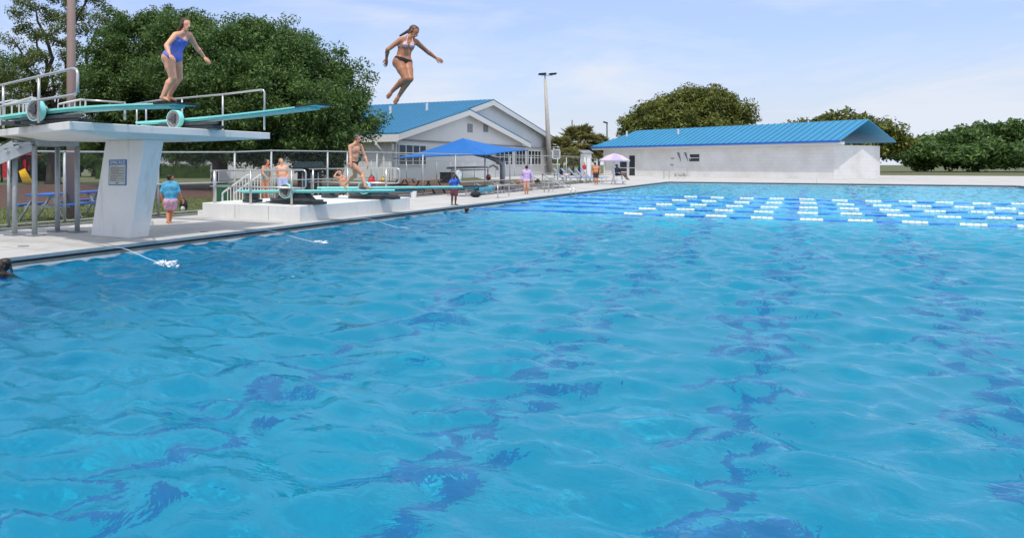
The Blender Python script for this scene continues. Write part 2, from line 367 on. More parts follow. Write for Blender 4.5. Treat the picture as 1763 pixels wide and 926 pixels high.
# ------------------------------------------------------------------ setting: pool, water, deck, ground
PX0, PX1, PY0, PY1 = 1.0, 76.0, -13.0, 11.85
WZ = -.205; FZ = -2.2; FD = -3.9      # the floor stands where refraction makes it appear
def fz(x): return float(np.interp(x, [PX0, 24, 33, PX1], [FD, FD, FZ, FZ]))
fl = MB()
for xa, xb in ((PX0, 24), (24, 33), (33, PX1)): fl.quad((xa, PY0, fz(xa)), (xb, PY0, fz(xb)), (xb, PY1, fz(xb)), (xa, PY1, fz(xa)))
fl = fl; struct(fl, 'pool_floor', M['pool']).cycles.is_caustics_receiver = True
ww = MB()
cs = [(PX0, PY0), (PX1, PY0), (PX1, PY1), (PX0, PY1)]
for i in range(4):
    a, b = cs[i], cs[(i + 1) % 4]; ww.quad((*a, FD), (*b, FD), (*b, -.236), (*a, -.236))
struct(ww, 'pool_wall', M['pool']).cycles.is_caustics_receiver = True
LY = [gz(890, 468, -.75)[1] + .6, gz(1118, 465, -.75)[1] + .3]; LY += [LY[1] - (LY[0] - LY[1]), LY[1] - 2 * (LY[0] - LY[1])]
for i, (pa, yy) in enumerate(((None, 0), (None, 1), (None, 2), (None, 3))):
    y0 = LY[i]; mb = MB(); xs = np.arange(3, 70, .25); L = []; Rr = []
    for x in xs:
        o1 = .05 * math.sin(x * 2.3 + i) + .03 * math.sin(x * 5.1 + 2 * i); o2 = .05 * math.sin(x * 2.0 + 1 + i) + .03 * math.sin(x * 6 + i)
        L.append((x, y0 + .2 + o1, fz(x) + .004)); Rr.append((x, y0 - .2 + o2, fz(x) + .004))
    for k in range(len(xs) - 1): mb.quad(Rr[k], Rr[k + 1], L[k + 1], L[k])
    struct(mb, 'pool_lane_line', M['pool_line']).cycles.is_caustics_receiver = True

def build_water():
    rg = np.random.RandomState(5)
    xs = np.concatenate([np.arange(PX0, 26, .07), np.arange(26, 34, .12), np.arange(34, PX1 + .01, .22)]); xs[-1] = PX1
    ys = np.linspace(PY0, PY1, 330)
    X, Y = np.meshgrid(xs, ys, indexing='ij'); Z = np.zeros_like(X)
    for k in range(52):
        lam = .30 * (2.6 / .30) ** rg.rand(); th = rg.normal(YAW, .75); ph = rg.rand() * 6.28
        kk = 2 * math.pi / lam; A = .029 * lam / kk * 2.2 * (1.95 if lam < .8 else 1.0 if lam < 1.2 else .30) / lam ** 1.05
        wob = .5 * np.sin(X * .31 + Y * .23 + k) + .4 * np.sin(Y * .47 - X * .19 + 2 * k)
        am = .6 + .4 * np.sin(X * .21 * (1 + .1 * k % 3) + k * 1.7) * np.sin(Y * .27 + k * .9)
        p = kk * (X * math.cos(th) + Y * math.sin(th)) + ph + wob * 1.6
        Z += A * am * np.sin(p) * np.interp(X, [22, 30, 50], [1, .6, .4])
    nx, ny = X.shape
    v = np.stack([X, Y, Z + WZ], -1).reshape(-1, 3); i = np.arange(nx * ny).reshape(nx, ny)
    f = np.stack([i[:-1, :-1], i[1:, :-1], i[1:, 1:], i[:-1, 1:]], -1).reshape(-1, 4)
    return tag(mesh_obj('pool_water', v, f, M['water'], smooth=True), kind='structure')
wat = build_water(); wat.cycles.is_caustics_caster = True; sl.cycles.is_caustics_light = True

# gutter along the pool sides: lip, slot, wall
def gutter(a, b, nrm):
    a = np.array((*a, 0.)); b = np.array((*b, 0.)); n_ = np.array((*nrm, 0.))
    def strip(o0, z0, o1, z1):
        return MB().prism([a + n_ * o0 + UP * z0, b + n_ * o0 + UP * z0, b + n_ * o0 + UP * z1, a + n_ * o0 + UP * z1], n_ * (o1 - o0))
    struct(strip(-.30, -.060, .03, -.003), 'pool_gutter_lip', M['gutter_lip'])
    struct(strip(-.12, -.105, -.05, -.062), 'pool_gutter_slot', M['gutter_dark'])
    struct(strip(-.12, -.235, .0, -.107), 'pool_gutter_wall', M['gutter_tile'])
    struct(strip(-.02, -.232, .022, -.163), 'pool_waterline_strip', M['trim'])
gutter((PX0, PY1), (PX1, PY1), (0, -1)); gutter((PX1, PY0), (PX1, PY1), (-1, 0)); gutter((PX0, PY0), (PX0, PY1), (1, 0)); gutter((PX0, PY0), (PX1, PY0), (0, 1))

def frame_sheet(x0, x1, y0, y1, hx0, hx1, hy0, hy1, z):
    return MB().quad((x0, y0, z), (x1, y0, z), (x1, hy0, z), (x0, hy0, z)).quad((x0, hy1, z), (x1, hy1, z), (x1, y1, z), (x0, y1, z)) \
        .quad((x0, hy0, z), (hx0, hy0, z), (hx0, hy1, z), (x0, hy1, z)).quad((hx1, hy0, z), (x1, hy0, z), (x1, hy1, z), (hx1, hy1, z))
struct(frame_sheet(-1200, 1800, -1500, 1500, PX0 - .1, PX1 + .1, PY0 - .1, PY1 + .1, -.012), 'ground', M['ground'])
struct(frame_sheet(-14, 135, -30, 16.75, PX0, PX1, PY0, PY1, 0.), 'deck', M['deck'])
struct(MB().quad((76, 16.75, 0), (135, 16.75, 0), (135, 60, 0), (76, 30, 0)), 'deck', M['deck'])
struct(MB().box((-14, 16.75, -.1), (76, 17.15, .03)), 'kerb_strip', M['curb'])
struct(MB().quad((-14, 17.15, .0), (27, 17.15, .0), (30, 25.6, .0), (-14, 25.2, .0)), 'lawn', M['grass'])
ml = MB().quad((-30, 25.2, -.004), (30, 25.6, -.004), (44, 42, -.004), (34, 56, -.004), (-30, 60, -.004)); struct(ml, 'mulch_bed', M['mulch'])
ml = MB().quad((27, 17.15, -.004), (64, 17.15, -.004), (64, 34.5, -.004), (43.8, 41.6, -.004), (30, 25.4, -.004)); struct(ml, 'mulch_bed', M['mulch'])
# tufts of grass over the near lawn
def tufts():
    rg = np.random.RandomState(2); n = 16000
    x = rg.uniform(8, 29, n); y = rg.uniform(17.4, 25.6, n); a = rg.uniform(0, 6.28, n); h = rg.uniform(.03, .075, n); wd = .012
    b = np.stack([x, y, np.zeros(n)], -1); dx = np.stack([np.cos(a), np.sin(a), np.zeros(n)], -1) * wd
    t = b + np.stack([rg.normal(0, .02, n), rg.normal(0, .02, n), h], -1)
    v = np.stack([b - dx, b + dx, t], 1).reshape(-1, 3); f = np.arange(3 * n).reshape(n, 3)
    tag(mesh_obj('grass', v, f, M['grass']), 'short green lawn grass behind the chain link fence', 'grass', kind='stuff')
tufts()

# ------------------------------------------------------------------ vegetation
def leaves(points, rad, m, size, seed, flat=.5):
    """leaf-shaped faces scattered in clumps round the points"""
    rg = np.random.RandomState(seed); P = np.repeat(np.array(points), m, 0); n = len(P)
    rr = np.repeat(np.broadcast_to(np.array(rad), (len(points),)), m)
    g = rg.normal(0, 1, (n, 3)); g /= np.linalg.norm(g, axis=1, keepdims=True); P = P + g * (rr * rg.rand(n) ** .5)[:, None] * np.array((1, 1, .7))
    nn = rg.normal(0, 1, (n, 3)) * .8 + g * .9; nn[:, 2] = nn[:, 2] + flat; nn /= np.linalg.norm(nn, axis=1, keepdims=True)
    u = np.cross(nn, rg.normal(0, 1, (n, 3))); u /= np.linalg.norm(u, axis=1, keepdims=True); v = np.cross(nn, u)
    s = size * rg.uniform(.6, 1.4, n)[:, None]
    q = np.stack([P - u * s, P + v * s * .42 + nn * s * .12, P + u * s, P - v * s * .42 + nn * s * .12], 1).reshape(-1, 3)
    return q, np.arange(4 * n).reshape(n, 4)
def crown_points(lobes, n, seed, inner=.6):
    rg = np.random.RandomState(seed); L = [(np.array(c, float), np.array(r, float)) for c, r in lobes]
    area = np.array([r[0] * r[1] + r[0] * r[2] for c, r in L]); k = (area / area.sum() * n).astype(int) + 1; pts = []
    for (c, r), m in zip(L, k):
        g = rg.normal(0, 1, (m, 3)); g /= np.linalg.norm(g, axis=1, keepdims=True)
        f = inner + (1.06 - inner) * rg.rand(m) ** .55 + np.where(rg.rand(m) < .13, rg.uniform(.05, .28, m), 0)
        bump = 1 + .22 * np.sin(g[:, 0] * 7 + c[0] * 3) * np.sin(g[:, 1] * 6 + c[1]) + .12 * np.sin(g[:, 2] * 9 + c[2] * 2)
        pts.append(c + g * r * (f * bump)[:, None])
    return np.concatenate(pts)
def limb(mb, a, b, r0, r1, seed, n=6):
    rg = random.Random(seed); a = np.array(a, float); b = np.array(b, float); L = np.linalg.norm(b - a); pts = []; rs = []
    for i in range(n + 1):
        t = i / n; j = L * .05 * math.sin(math.pi * t)
        pts.append(a + (b - a) * t + np.array((rg.uniform(-j, j), rg.uniform(-j, j), rg.uniform(-j, j) + L * .06 * math.sin(math.pi * t)))); rs.append(r0 + (r1 - r0) * t)
    mb.tube(pts, rs, 8); return pts[-1]
def tree(name, label, base, fork_h, lobes, nclump, m, size, crad, lm, seed, tr=.4, group=None, inner=.6, cat='tree'):
    if size < .3: m = int(m * 2.0); size *= .64
    t = thing(name, label, cat, base, group)
    mb = MB(); base = np.array(base, float); fork = base + np.array((.1, .1, fork_h))
    mb.tube([base + UP * -.1, base + UP * .25, base + UP * fork_h * .6 + np.array((.05, 0, 0)), fork], [tr * 1.5, tr * 1.08, tr * .95, tr], 12)
    for i, (c, r) in enumerate(lobes):
        c = np.array(c, float)
        if i % 2 == 0 or len(lobes) < 9: limb(mb, fork - UP * .2, c, tr * .5, .05, seed * 31 + i)
    mb.build('trunk', M['bark'], t, smooth=True)
    rg = np.random.RandomState(seed + 7); cp = crown_points(lobes, nclump // 4, seed, inner)
    v, f = leaves(cp, crad * rg.uniform(1.05, 2.0, len(cp)), m * 4, size, seed + 1)
    mesh_obj('crown', v, f, lm, t)
    return t
def lob(px, py, d, rx, rz, ry=None):
    """lobe centred on the ray of a photo pixel: radii in metres"""
    return (at(px, py, d), (rx, ry or rx, rz))

# the wide oak in the middle
base = gz(378, 324); base[2] = 0
tree('oak_tree', 'broad dark green oak with the widest crown, behind the high diving boards', base, 3.0, [
    lob(330, 75, 50, 2.4, 1.7), lob(385, 100, 49, 2.6, 1.9), lob(452, 82, 51, 2.7, 1.7), lob(500, 105, 50, 2.5, 1.7), lob(540, 125, 50, 2.4, 1.6),
    lob(585, 150, 50, 1.9, 1.4), lob(610, 195, 49.5, 1.5, 1.1), lob(622, 228, 50, 1.1, .9), lob(565, 200, 48, 2.3, 1.6), lob(505, 180, 46.5, 2.8, 1.8), lob(440, 150, 46, 2.8, 2.0),
    lob(370, 160, 46, 2.6, 1.9), lob(315, 140, 47.5, 2.4, 1.9), lob(470, 225, 46, 2.6, 1.3), lob(540, 248, 47, 2.1, 1.0), lob(400, 222, 46.5, 2.4, 1.2), lob(590, 262, 49, 1.0, .7),
    lob(340, 215, 48, 2.2, 1.3), lob(480, 130, 53, 3, 2.2), lob(400, 130, 54, 3, 2.4), lob(560, 180, 53, 2.6, 2), lob(560, 285, 50, .9, .55), lob(470, 262, 47, 1.3, .6), lob(345, 255, 47, 1.2, .6),
    lob(415, 65, 50.5, 1.5, 1.2), lob(440, 58, 50, 1.3, .9), lob(310, 50, 50, 1.3, .8), lob(385, 258, 47, 1.5, .6), lob(435, 266, 47.5, 1.3, .5), lob(505, 272, 48, 1.2, .5), lob(550, 270, 48.5, 1.2, .5)], 3800, 26, .17, .55, M['oak'], 11, tr=.55)
# the trees left of it
base = at(215, 318, 60); base[2] = 0
tree('oak_tree', 'bushy green oak between the pale tall tree and the broad oak', base, 3.2, [
    lob(240, 80, 55, 2.6, 1.9), lob(195, 100, 56, 2.2, 1.7), lob(280, 55, 56, 2.2, 1.4), lob(215, 140, 54, 2.4, 1.8), lob(270, 120, 54, 2.4, 1.8),
    lob(175, 150, 56, 2.0, 1.6), lob(250, 175, 54, 2.3, 1.5), lob(190, 195, 55, 2.1, 1.2), lob(230, 48, 57, 1.4, 1.0), lob(300, 190, 54, 2, 1.3), lob(225, 215, 55, 2.2, 1.2), lob(200, 245, 55, 2.2, .8), lob(280, 250, 54, 2.0, .7), lob(330, 262, 53, 1.6, .6)],
     1900, 26, .18, .55, M['oak'], 23, tr=.4)
base = gz(92, 317); base[2] = 0
tree('oak_tree', 'tall pale green tree with thin airy top behind the tower rails', base, 4.2, [
    lob(90, 115, 60, 2.8, 1.6), lob(45, 130, 60, 2.2, 1.5), lob(140, 130, 60, 2.2, 1.6), lob(110, 65, 60, 2.2, 1.0), lob(62, 52, 60, 1.5, .6), lob(150, 40, 60, 2.2, 1.0), lob(190, 30, 60, 1.5, .6),
    lob(100, 15, 60, 2.4, .9), lob(60, 5, 61, 1.5, .8), lob(140, 5, 61, 1.9, .9), lob(20, 65, 60, 1.2, .6), lob(30, 160, 60, 2.6, 1.6), lob(100, 165, 60, 2.6, 1.6), lob(5, 200, 61, 2.4, 1.3), lob(70, 205, 60, 2.4, 1.0), lob(140, 190, 60, 2.2, 1.3),
    lob(20, 238, 61, 2.2, .8), lob(75, 245, 60, 2.2, .7), lob(130, 240, 60, 2.2, .8), lob(85, -30, 61, 2.2, 1.2), lob(150, -35, 61, 2, 1.2), lob(20, 20, 60, 1.2, .5)], 1000, 20, .16, .5, M['oak_pale'], 37, tr=.55, inner=.35)
base = at(-40, 310, 72); base[2] = 0
tree('oak_tree', 'olive green tree cut by the left frame edge', base, 3., [
    lob(-20, 120, 70, 2.6, 1.8), lob(-60, 110, 70, 3, 2.2), lob(-10, 165, 70, 2.6, 1.8), lob(-60, 170, 70, 3, 2), lob(0, 215, 70, 2.8, 1.5), lob(60, 225, 74, 2.5, 1.3), lob(-40, 230, 70, 3, 1.6)], 1100, 22, .2, .6, M['oak'], 41, tr=.4)
for q_ in ((40, 268, 96, 'dark bushy tree beyond the playhouse roof', 43), (135, 262, 100, 'dark bushy tree between the tower posts, beyond the hedge', 44), (215, 262, 98, 'dark bushy tree behind the slanted column', 45)):
    base = at(q_[0], 300, q_[2]); base[2] = 0
    tree('bushy_tree', q_[3], base, 2., [lob(q_[0] + dx, q_[1] + dy, q_[2], 3.0, 1.7) for dx, dy in ((-32, 6), (0, -4), (30, 4), (-15, 18), (18, 18))], 420, 22, .26, .6, M['oak'], q_[4], tr=.3)
# trees right
base = at(1140, 300, 150); base[2] = 0
tree('shade_tree', 'broad yellowish green tree rising behind the low white building', base, 4.5, [
    lob(1140, 205, 145, 5, 3), lob(1185, 190, 146, 4.5, 3.2), lob(1112, 215, 146, 4.0, 2.2), lob(1160, 180, 148, 3.4, 1.8), lob(1195, 168, 147, 2.4, 1.6), lob(1100, 230, 146, 2.6, 1.2), lob(1220, 185, 148, 4.5, 3),
    lob(1145, 230, 145, 6, 2.5), lob(1210, 225, 146, 6, 2.5), lob(1100, 222, 147, 1.6, .9), lob(1255, 200, 148, 4, 3)], 3000, 26, .31, 1.1, M['tree_right'], 53, tr=.7)
base = at(1420, 300, 165); base[2] = 0
tree('shade_tree', 'rounded green tree far beyond the end of the low building', base, 4.5, [
    lob(1400, 235, 160, 6, 3), lob(1450, 225, 162, 6, 3.4), lob(1360, 250, 160, 5, 2.5), lob(1500, 245, 160, 6, 2.8), lob(1430, 260, 160, 8, 2.4)], 1500, 18, .5, 1.3, M['tree_right'], 59, tr=.6)
base = at(1680, 300, 170); base[2] = 0
tree('shade_tree', 'wide low tree at the far right beyond the pool', base, 4., [
    lob(1650, 250, 165, 8, 3), lob(1720, 240, 165, 8, 3.6), lob(1600, 262, 165, 7, 2.4), lob(1780, 250, 165, 7, 3), lob(1690, 268, 160, 12, 2)], 1500, 18, .5, 1.3, M['oak'], 61, tr=.6)

def hedge(p0, p1, h, wd, label, seed):
    p0 = np.array(p0, float); p1 = np.array(p1, float); rg = np.random.RandomState(seed); L = np.linalg.norm(p1 - p0); n = int(L * 36)
    d = (p1 - p0) / L; q = np.array((-d[1], d[0], 0)); pts = []
    for i in range(n):
        pts.append(p0 + d * rg.rand() * L + q * rg.uniform(-wd / 2, wd / 2) + UP * h * (rg.rand() ** .6) * .95)
    v, f = leaves(pts, .32, 14, .11, seed)
    m2 = MB().beam(p0 + UP * h * .42, p1 + UP * h * .42, wd * .7, h * .8)
    n0 = len(v); vv = np.concatenate([v, np.array(m2.v)]); ff = f.tolist() + [tuple(i + n0 for i in g) for g in m2.f]
    return tag(mesh_obj('hedge', vv, ff, M['hedge'], loc=tuple(p0)), label, 'hedge')
a_, b_ = gz(165, 308), gz(470, 306); hedge((a_[0], a_[1], 0), (b_[0], b_[1], 0), 1.75, 1.3, 'clipped green hedge darkened for tree shade behind the broad oak trunk', 71)
a_, b_ = gz(62, 313), gz(88, 313); hedge((a_[0], a_[1], 0), (b_[0], b_[1], 0), 2.2, 1.3, 'bright green hedge beside the yellow slide', 72)

def palm(px, py, d, label, seed, nf=70, fl=2.6):
    top = at(px, py, d); base = top.copy(); base[2] = 0; t = thing('palm_tree', label, 'palm', base, 'cabbage palms beyond the pool deck')
    rg = np.random.RandomState(seed)
    MB().tube([base, base + UP * top[2] * .5 + RGT * .1, top], [.28, .22, .24], 10).build('trunk', M['bark'], t, smooth=True)
    V = []; Fc = []
    for k in range(nf):
        az = rg.rand() * 6.28; el = rg.uniform(-.9, 1.35); L = fl * rg.uniform(.75, 1.1)
        dr = np.array((math.cos(az) * math.cos(el), math.sin(az) * math.cos(el), math.sin(el))); sd = np.cross(dr, UP); sd /= np.linalg.norm(sd) + 1e-6
        hub = top + dr * L * .5 - UP * .1
        for j in range(13):                          # a fan of pointed leaflets
            a = (j - 6) * .2; nrm = np.cross(dr, sd)
            dd = dr * math.cos(a) + sd * math.sin(a); ll = L * .55 * (1 - .03 * abs(j - 6)); e = hub + dd * ll - UP * .18 * ll * rg.uniform(.6, 1.6)
            w_ = np.cross(dd, nrm) * .085 * L / 2; o = len(V)
            V += [hub, hub + dd * ll * .5 + w_, e, hub + dd * ll * .5 - w_]; Fc.append((o, o + 1, o + 2, o + 3))
        o = len(V); w_ = sd * .03; V += [top - w_, top + w_, hub + w_, hub - w_]; Fc.append((o, o + 1, o + 2, o + 3))
    mesh_obj('crown', np.array(V), Fc, M['palm'], t)
palm(998, 247, 118, 'tallest cabbage palm with a full round crown', 5, 150, 3.7)
palm(966, 258, 116, 'palm beside the corner of the gabled building', 6, 100, 2.8)
palm(1030, 254, 120, 'palm half hidden by the low building roof', 7, 100, 2.8)
palm(985, 270, 108, 'lowest palm below the tallest palm crown', 8, 50, 1.9)

# ------------------------------------------------------------------ gabled building
GY = 35.6; GX0 = onY(680, GY)[0]
def gyz(px, py, Y=GY):
    p = onY(px, Y); p[2] = zat(p, py); return p
b = thing('gabled_building', 'large pale building with blue metal roof and stepped gables', 'building', (GX0, GY, 0))
EZ = 4.75; apex1 = gyz(797, 190); apx1, apz1 = apex1[0], apex1[2]; gx1 = gyz(899, 240)[0]
G2 = 36.0; R2 = 35.15
apex2 = gyz(850, 174, R2); ax2, az2 = apex2[0], apex2[2]; gx2 = gyz(961, 240, R2)[0]; ez2 = gyz(961, 242, R2)[2]
# walls: front gable block, back gable block
mb = MB().prism([(GX0 + .02, GY, 4.1), (gx1, GY, 4.1), (gx1, GY, EZ), (apx1, GY, apz1), (GX0 + .02, GY, EZ)], (0, .3, 0)); mb.build('gable_wall', M['gable'], b)
MB().box((GX0 + .3, GY + .06, 0), (gx2 - 2, GY + .36, 4.1)).build('front_wall', M['wall'], b)
mb = MB().prism([(apx1 - 5, G2, 4.1), (gx2, G2, 4.1), (gx2, G2, ez2 - .4), (ax2, G2, az2), (apx1 - 5, G2, 7.)], (0, .3, 0)); mb.build('gable_wall', M['gable'], b)
MB().box((GX0, GY + .4, 0), (GX0 + .3, 76, EZ - .02)).build('side_wall', M['siding'], b)
MB().box((gx2 - 2.3, GY + .36, 0), (gx2 - 2, 70, 4.1)).build('side_wall', M['wall'], b)
MB().box((gx1 - .3, GY + .37, 4.11), (gx2 - .3, G2 - .02, 4.3)).build('ledge', M['trim'], b)
MB().box((GX0 + .1, GY - .12, 4.02), (gx2 - 1.9, GY + .05, 4.16)).build('trim_band', M['trim_dark'], b)
# roofs
OV = .9
sl2 = (az2 - ez2) / (gx2 - ax2); slL = (az2 - EZ) / (ax2 - GX0)
def slab(mb, p, th=.12): return mb.prism(p, (0, 0, th))
zl = EZ - OV * slL
mb = MB(); z1 = apz1 + .05
slab(mb, [(GX0 - OV, GY - OV, zl), (apx1, GY - OV, EZ + (apx1 - GX0) * slL), (apx1, R2, EZ + (apx1 - GX0) * slL), (GX0 - OV, R2, zl)])
slab(mb, [(GX0 - OV, R2, zl), (ax2, R2, az2 + .1), (ax2, 77, az2 + .1), (GX0 - OV, 77, zl)])
slab(mb, [(apx1, GY - OV, EZ + (apx1 - GX0) * slL), (gx1 + 1.2, GY - OV, EZ - .15), (gx1 + 1.2, R2 + 2.5, EZ - .15), (apx1, R2 + 2.5, EZ + (apx1 - GX0) * slL)])
slab(mb, [(ax2, R2, az2 + .1), (gx2 + 1.2, R2, ez2 - .1), (gx2 + 1.2, 77, ez2 - .1), (ax2, 77, az2 + .1)])
roof = mb.build('roof', M['roof'], b)
sm = MB()
for y in np.arange(GY - OV + .4, 76, .6):
    xt, zt = (apx1, EZ + (apx1 - GX0) * slL) if y < R2 else (ax2, az2 + .1)
    sm.beam((GX0 - OV, y, zl + .135), (xt, y, zt + .135), .05, .05)
sm.build('roof_seam', M['roof'], roof)
# fascias
fm = MB()
def fascia(p0, p1, h=.62, drop=.02): fm.prism([np.array(p0) - UP * (h + drop), np.array(p1) - UP * (h + drop), np.array(p1) - UP * drop, np.array(p0) - UP * drop], (0, .12, 0))
e1 = EZ + (apx1 - GX0) * slL
fascia((GX0 - OV, GY - OV, zl), (apx1, GY - OV, e1)); fascia((apx1, GY - OV, e1), (gx1 + 1.2, GY - OV, EZ - .15))
fascia((apx1 + .1, R2, e1 + .02), (ax2, R2, az2 + .1))
fascia((ax2, R2, az2 + .1), (gx2 + 1.2, R2, ez2 - .1))
fm.prism([(GX0 - OV, GY - OV + .12, zl - .75), (GX0 - OV, 77, zl - .75), (GX0 - OV, 77, zl - .02), (GX0 - OV, GY - OV + .12, zl - .02)], (.15, 0, 0))
fm.build('fascia', M['trim'], b)
MB().box((GX0 - OV + .16, GY + .35, zl - .62), (GX0 - .01, 77, zl - .55)).build('soffit', M['wall'], b)
c = gyz(660, 240); MB().tube([(GX0 - OV - .08, GY + 1.6, zl - .05), (GX0 - OV - .08, GY + 1.6, zl - 1.0), (GX0 - .12, GY + 1.2, zl - 1.9), (GX0 - .12, GY + 1.2, .1)], .13, 8).build('downspout', M['trim'], b)
def gwin(p0, p1, n, y0=250, y1=283):
    A = gyz(p0, y0); B = gyz(p1, y0); zt = 3.55; zb = 1.6
    fr = MB().box((A[0], GY - .02, zb), (B[0], GY + .055, zt)).build('window', M['glass'], b)
    bar = MB()
    for i in range(n + 1):
        x = A[0] + (B[0] - A[0]) * i / n; bar.box((x - .09, GY - .06, zb), (x + .09, GY - .022, zt))
    bar.box((A[0] - .1, GY - .065, zt + .002), (B[0] + .1, GY + .05, zt + .12)); bar.box((A[0] - .1, GY - .1, zb - .12), (B[0] + .1, GY + .05, zb - .002)); bar.box((A[0] + .1, GY - .055, (zb + zt) / 2 - .04), (B[0] - .1, GY - .024, (zb + zt) / 2 + .04))
    bar.build('frame', M['trim'], fr)
gwin(686, 733, 4); gwin(853, 882, 4); gwin(888, 904, 3); gwin(909, 931, 4); gwin(938, 948, 2)
for px in (809, 836):
    p = gyz(px, 221); v_ = MB().box((p[0] - .75, GY - .06, p[2] - .5), (p[0] + .75, GY - .005, p[2] + .5)).build('vent', M['trim_dark'], b)
for px, dx in ((672, .0), (735, .0)):
    py = 197 if px == 672 else 192; d_ = 60.
    for _ in range(900):
        q = at(px, py, d_)
        if q[2] < EZ + (q[0] - GX0) * slL + .1: break
        d_ += .1
    MB().tube([q - UP * .1, q + UP * 1.0], .16, 8).build('vent_pipe', M['trim'], b)
mb = MB().prism([(104, 60, az2 - .3), (112, 60, az2 - .3), (108, 60, az2 + 1.0)], (0, 14, 0)); mb.build('roof', M['roof'], b)

# ------------------------------------------------------------------ low white building on the right
P1 = at(1040, 302, 112); P2 = at(1200, 304, 98); P1[2] = P2[2] = 0
u = P2 - P1; u /= np.linalg.norm(u); nrm = np.array((u[1], -u[0], 0));
if nrm @ F > 0: nrm = -nrm
P3 = P1 + u * 33
b = thing('low_building', 'long low white block building with blue metal roof', 'building', P1)
def W(s, o=0., z=0.): return P1 + u * s + nrm * o + UP * z
def wpx(px):
    lo, hi = 0., 60.
    for _ in range(50):
        m_ = (lo + hi) / 2; p = W(m_); d = p @ F; x = CX - (p @ LFT) / d * FPX
        lo, hi = (m_, hi) if x < px else (lo, m_)
    return lo
def wbox(s0, s1, o0, o1, z0, z1):
    return MB().hexa([W(s0, o0, z0), W(s1, o0, z0), W(s1, o1, z0), W(s0, o1, z0)], [W(s0, o0, z1), W(s1, o0, z1), W(s1, o1, z1), W(s0, o1, z1)])
wbox(0, 33, -9, 0, 0, 3.72).build('wall', M['block'], b)
wbox(-1.6, 34, -.2, .85, 3.73, 4.06).build('fascia', M['white'], b)
RZ = 4.1; RT = 6.5
rf = MB().hexa([W(-1.8, .95, RZ), W(34.2, .95, RZ), W(34.2, -4.5, RT), W(2.2, -4.5, RT)], [W(-1.8, .95, RZ + .1), W(34.2, .95, RZ + .1), W(34.2, -4.5, RT + .1), W(2.2, -4.5, RT + .1)])
rf.hexa([W(2.2, -4.5, RT), W(34.2, -4.5, RT), W(34.2, -10, RZ), W(-1.8, -10, RZ)], [W(2.2, -4.5, RT + .1), W(34.2, -4.5, RT + .1), W(34.2, -10, RZ + .1), W(-1.8, -10, RZ + .1)])
rf = rf.build('roof', M['roof_light'], b)
sm = MB()
for s in np.arange(-1.4, 34.2, .8):
    t0 = max(0, (s - 2.2) / -4.0) if s < 2.2 else 0; t = 1 - max(0, min(1, (2.2 - s) / 4.0)) if s < 2.2 else 1
    sm.beam(W(s, .95, RZ + .13), W(s, .95 - 5.45 * t, RZ + .13 + 2.4 * t), .09, .1)
sm.build('roof_seam', M['roof_light'], rf)
wbox(-1.8, 34.2, .95, 1.02, RZ - .12, RZ + .11).build('gutter', M['blue_plastic'], b)
for px, h in ((1058, .5), (1146, .45)):
    s = wpx(px); MB().tube([W(s, -2.5, RZ + 1.6), W(s, -2.5, RZ + 1.9 + h)], .13, 8).build('vent_pipe', M['trim'], b)
for (p0, p1, z1) in ((1068, 1080, 2.5), (1084, 1094, 2.85)):
    s0, s1 = wpx(p0), wpx(p1); d_ = wbox(s0, s1, .0, .06, .02, z1).build('door', M['glass'], b)
    fr = MB()
    f2 = wbox(s0 - .14, s0 - .002, .0, .1, .02, z1 + .16); f2.add(*(lambda q: (q.v, q.f))(wbox(s1 + .002, s1 + .14, .0, .1, .02, z1 + .16))); f2.add(*(lambda q: (q.v, q.f))(wbox(s0, s1, .0, .1, z1 + .003, z1 + .16)))
    f2.add(*(lambda q: (q.v, q.f))(wbox(s0, s1, .062, .09, 1.05, 1.15)))
    f2.build('frame', M['white'], d_)
s0, s1 = wpx(1187), wpx(1204); wd = wbox(s0, s1, .0, .05, 2.0, 2.9).build('window', M['glass'], b); wbox(s0, s1, .052, .08, 2.4, 2.48).build('frame', M['white'], wd)
for px, py in ((1158, 273), (1157, 284)):
    s = wpx(px); z = zat(W(s), py); wbox(s - .22, s + .22, .0, .08, z - .06, z + .06).build('wall_fitting', M['trim_dark'], b)
s = wpx(1041); MB().tube([W(.15, .12, .02), W(.15, .12, 3.7)], .09, 8).build('downspout', M['white'], b)
# pennants hung on the wall
pn = MB()
for i, px in enumerate((1166, 1172, 1178, 1183)):
    s = wpx(px); pn.cur = i % 2
    a_ = W(s, .05, 3.15); pn.prism([a_, a_ + u * .34, a_ + u * .62 - UP * (1.2 if i % 2 == 0 else 1.0)], nrm * .02)
tag(pn.build('pennant_string', [M['pennant'], M['plastic_white']], loc=W(wpx(1166), .05, 3.15)), 'string of dark and white pennants hung on the low white wall', 'pennants')

# small white shed beyond the fence, under the palms
p = at(1009, 300, 100); p[2] = 0
t = thing('shed', 'small white shed below the tallest palm, behind the far fence', 'shed', p)
MB().beam(p - RGT * .5 + UP * 1.5, p + RGT * .5 + UP * 1.5, 1.4, 3.0).build('wall', M['white'], t)
MB().prism([p - RGT * .7 - F * .9 + UP * 3.0, p + RGT * .7 - F * .9 + UP * 3.0, p + RGT * .7 + F * .9 + UP * 3.4, p - RGT * .7 + F * .9 + UP * 3.4], (0, 0, .1)).build('roof', M['trim_dark'], t)

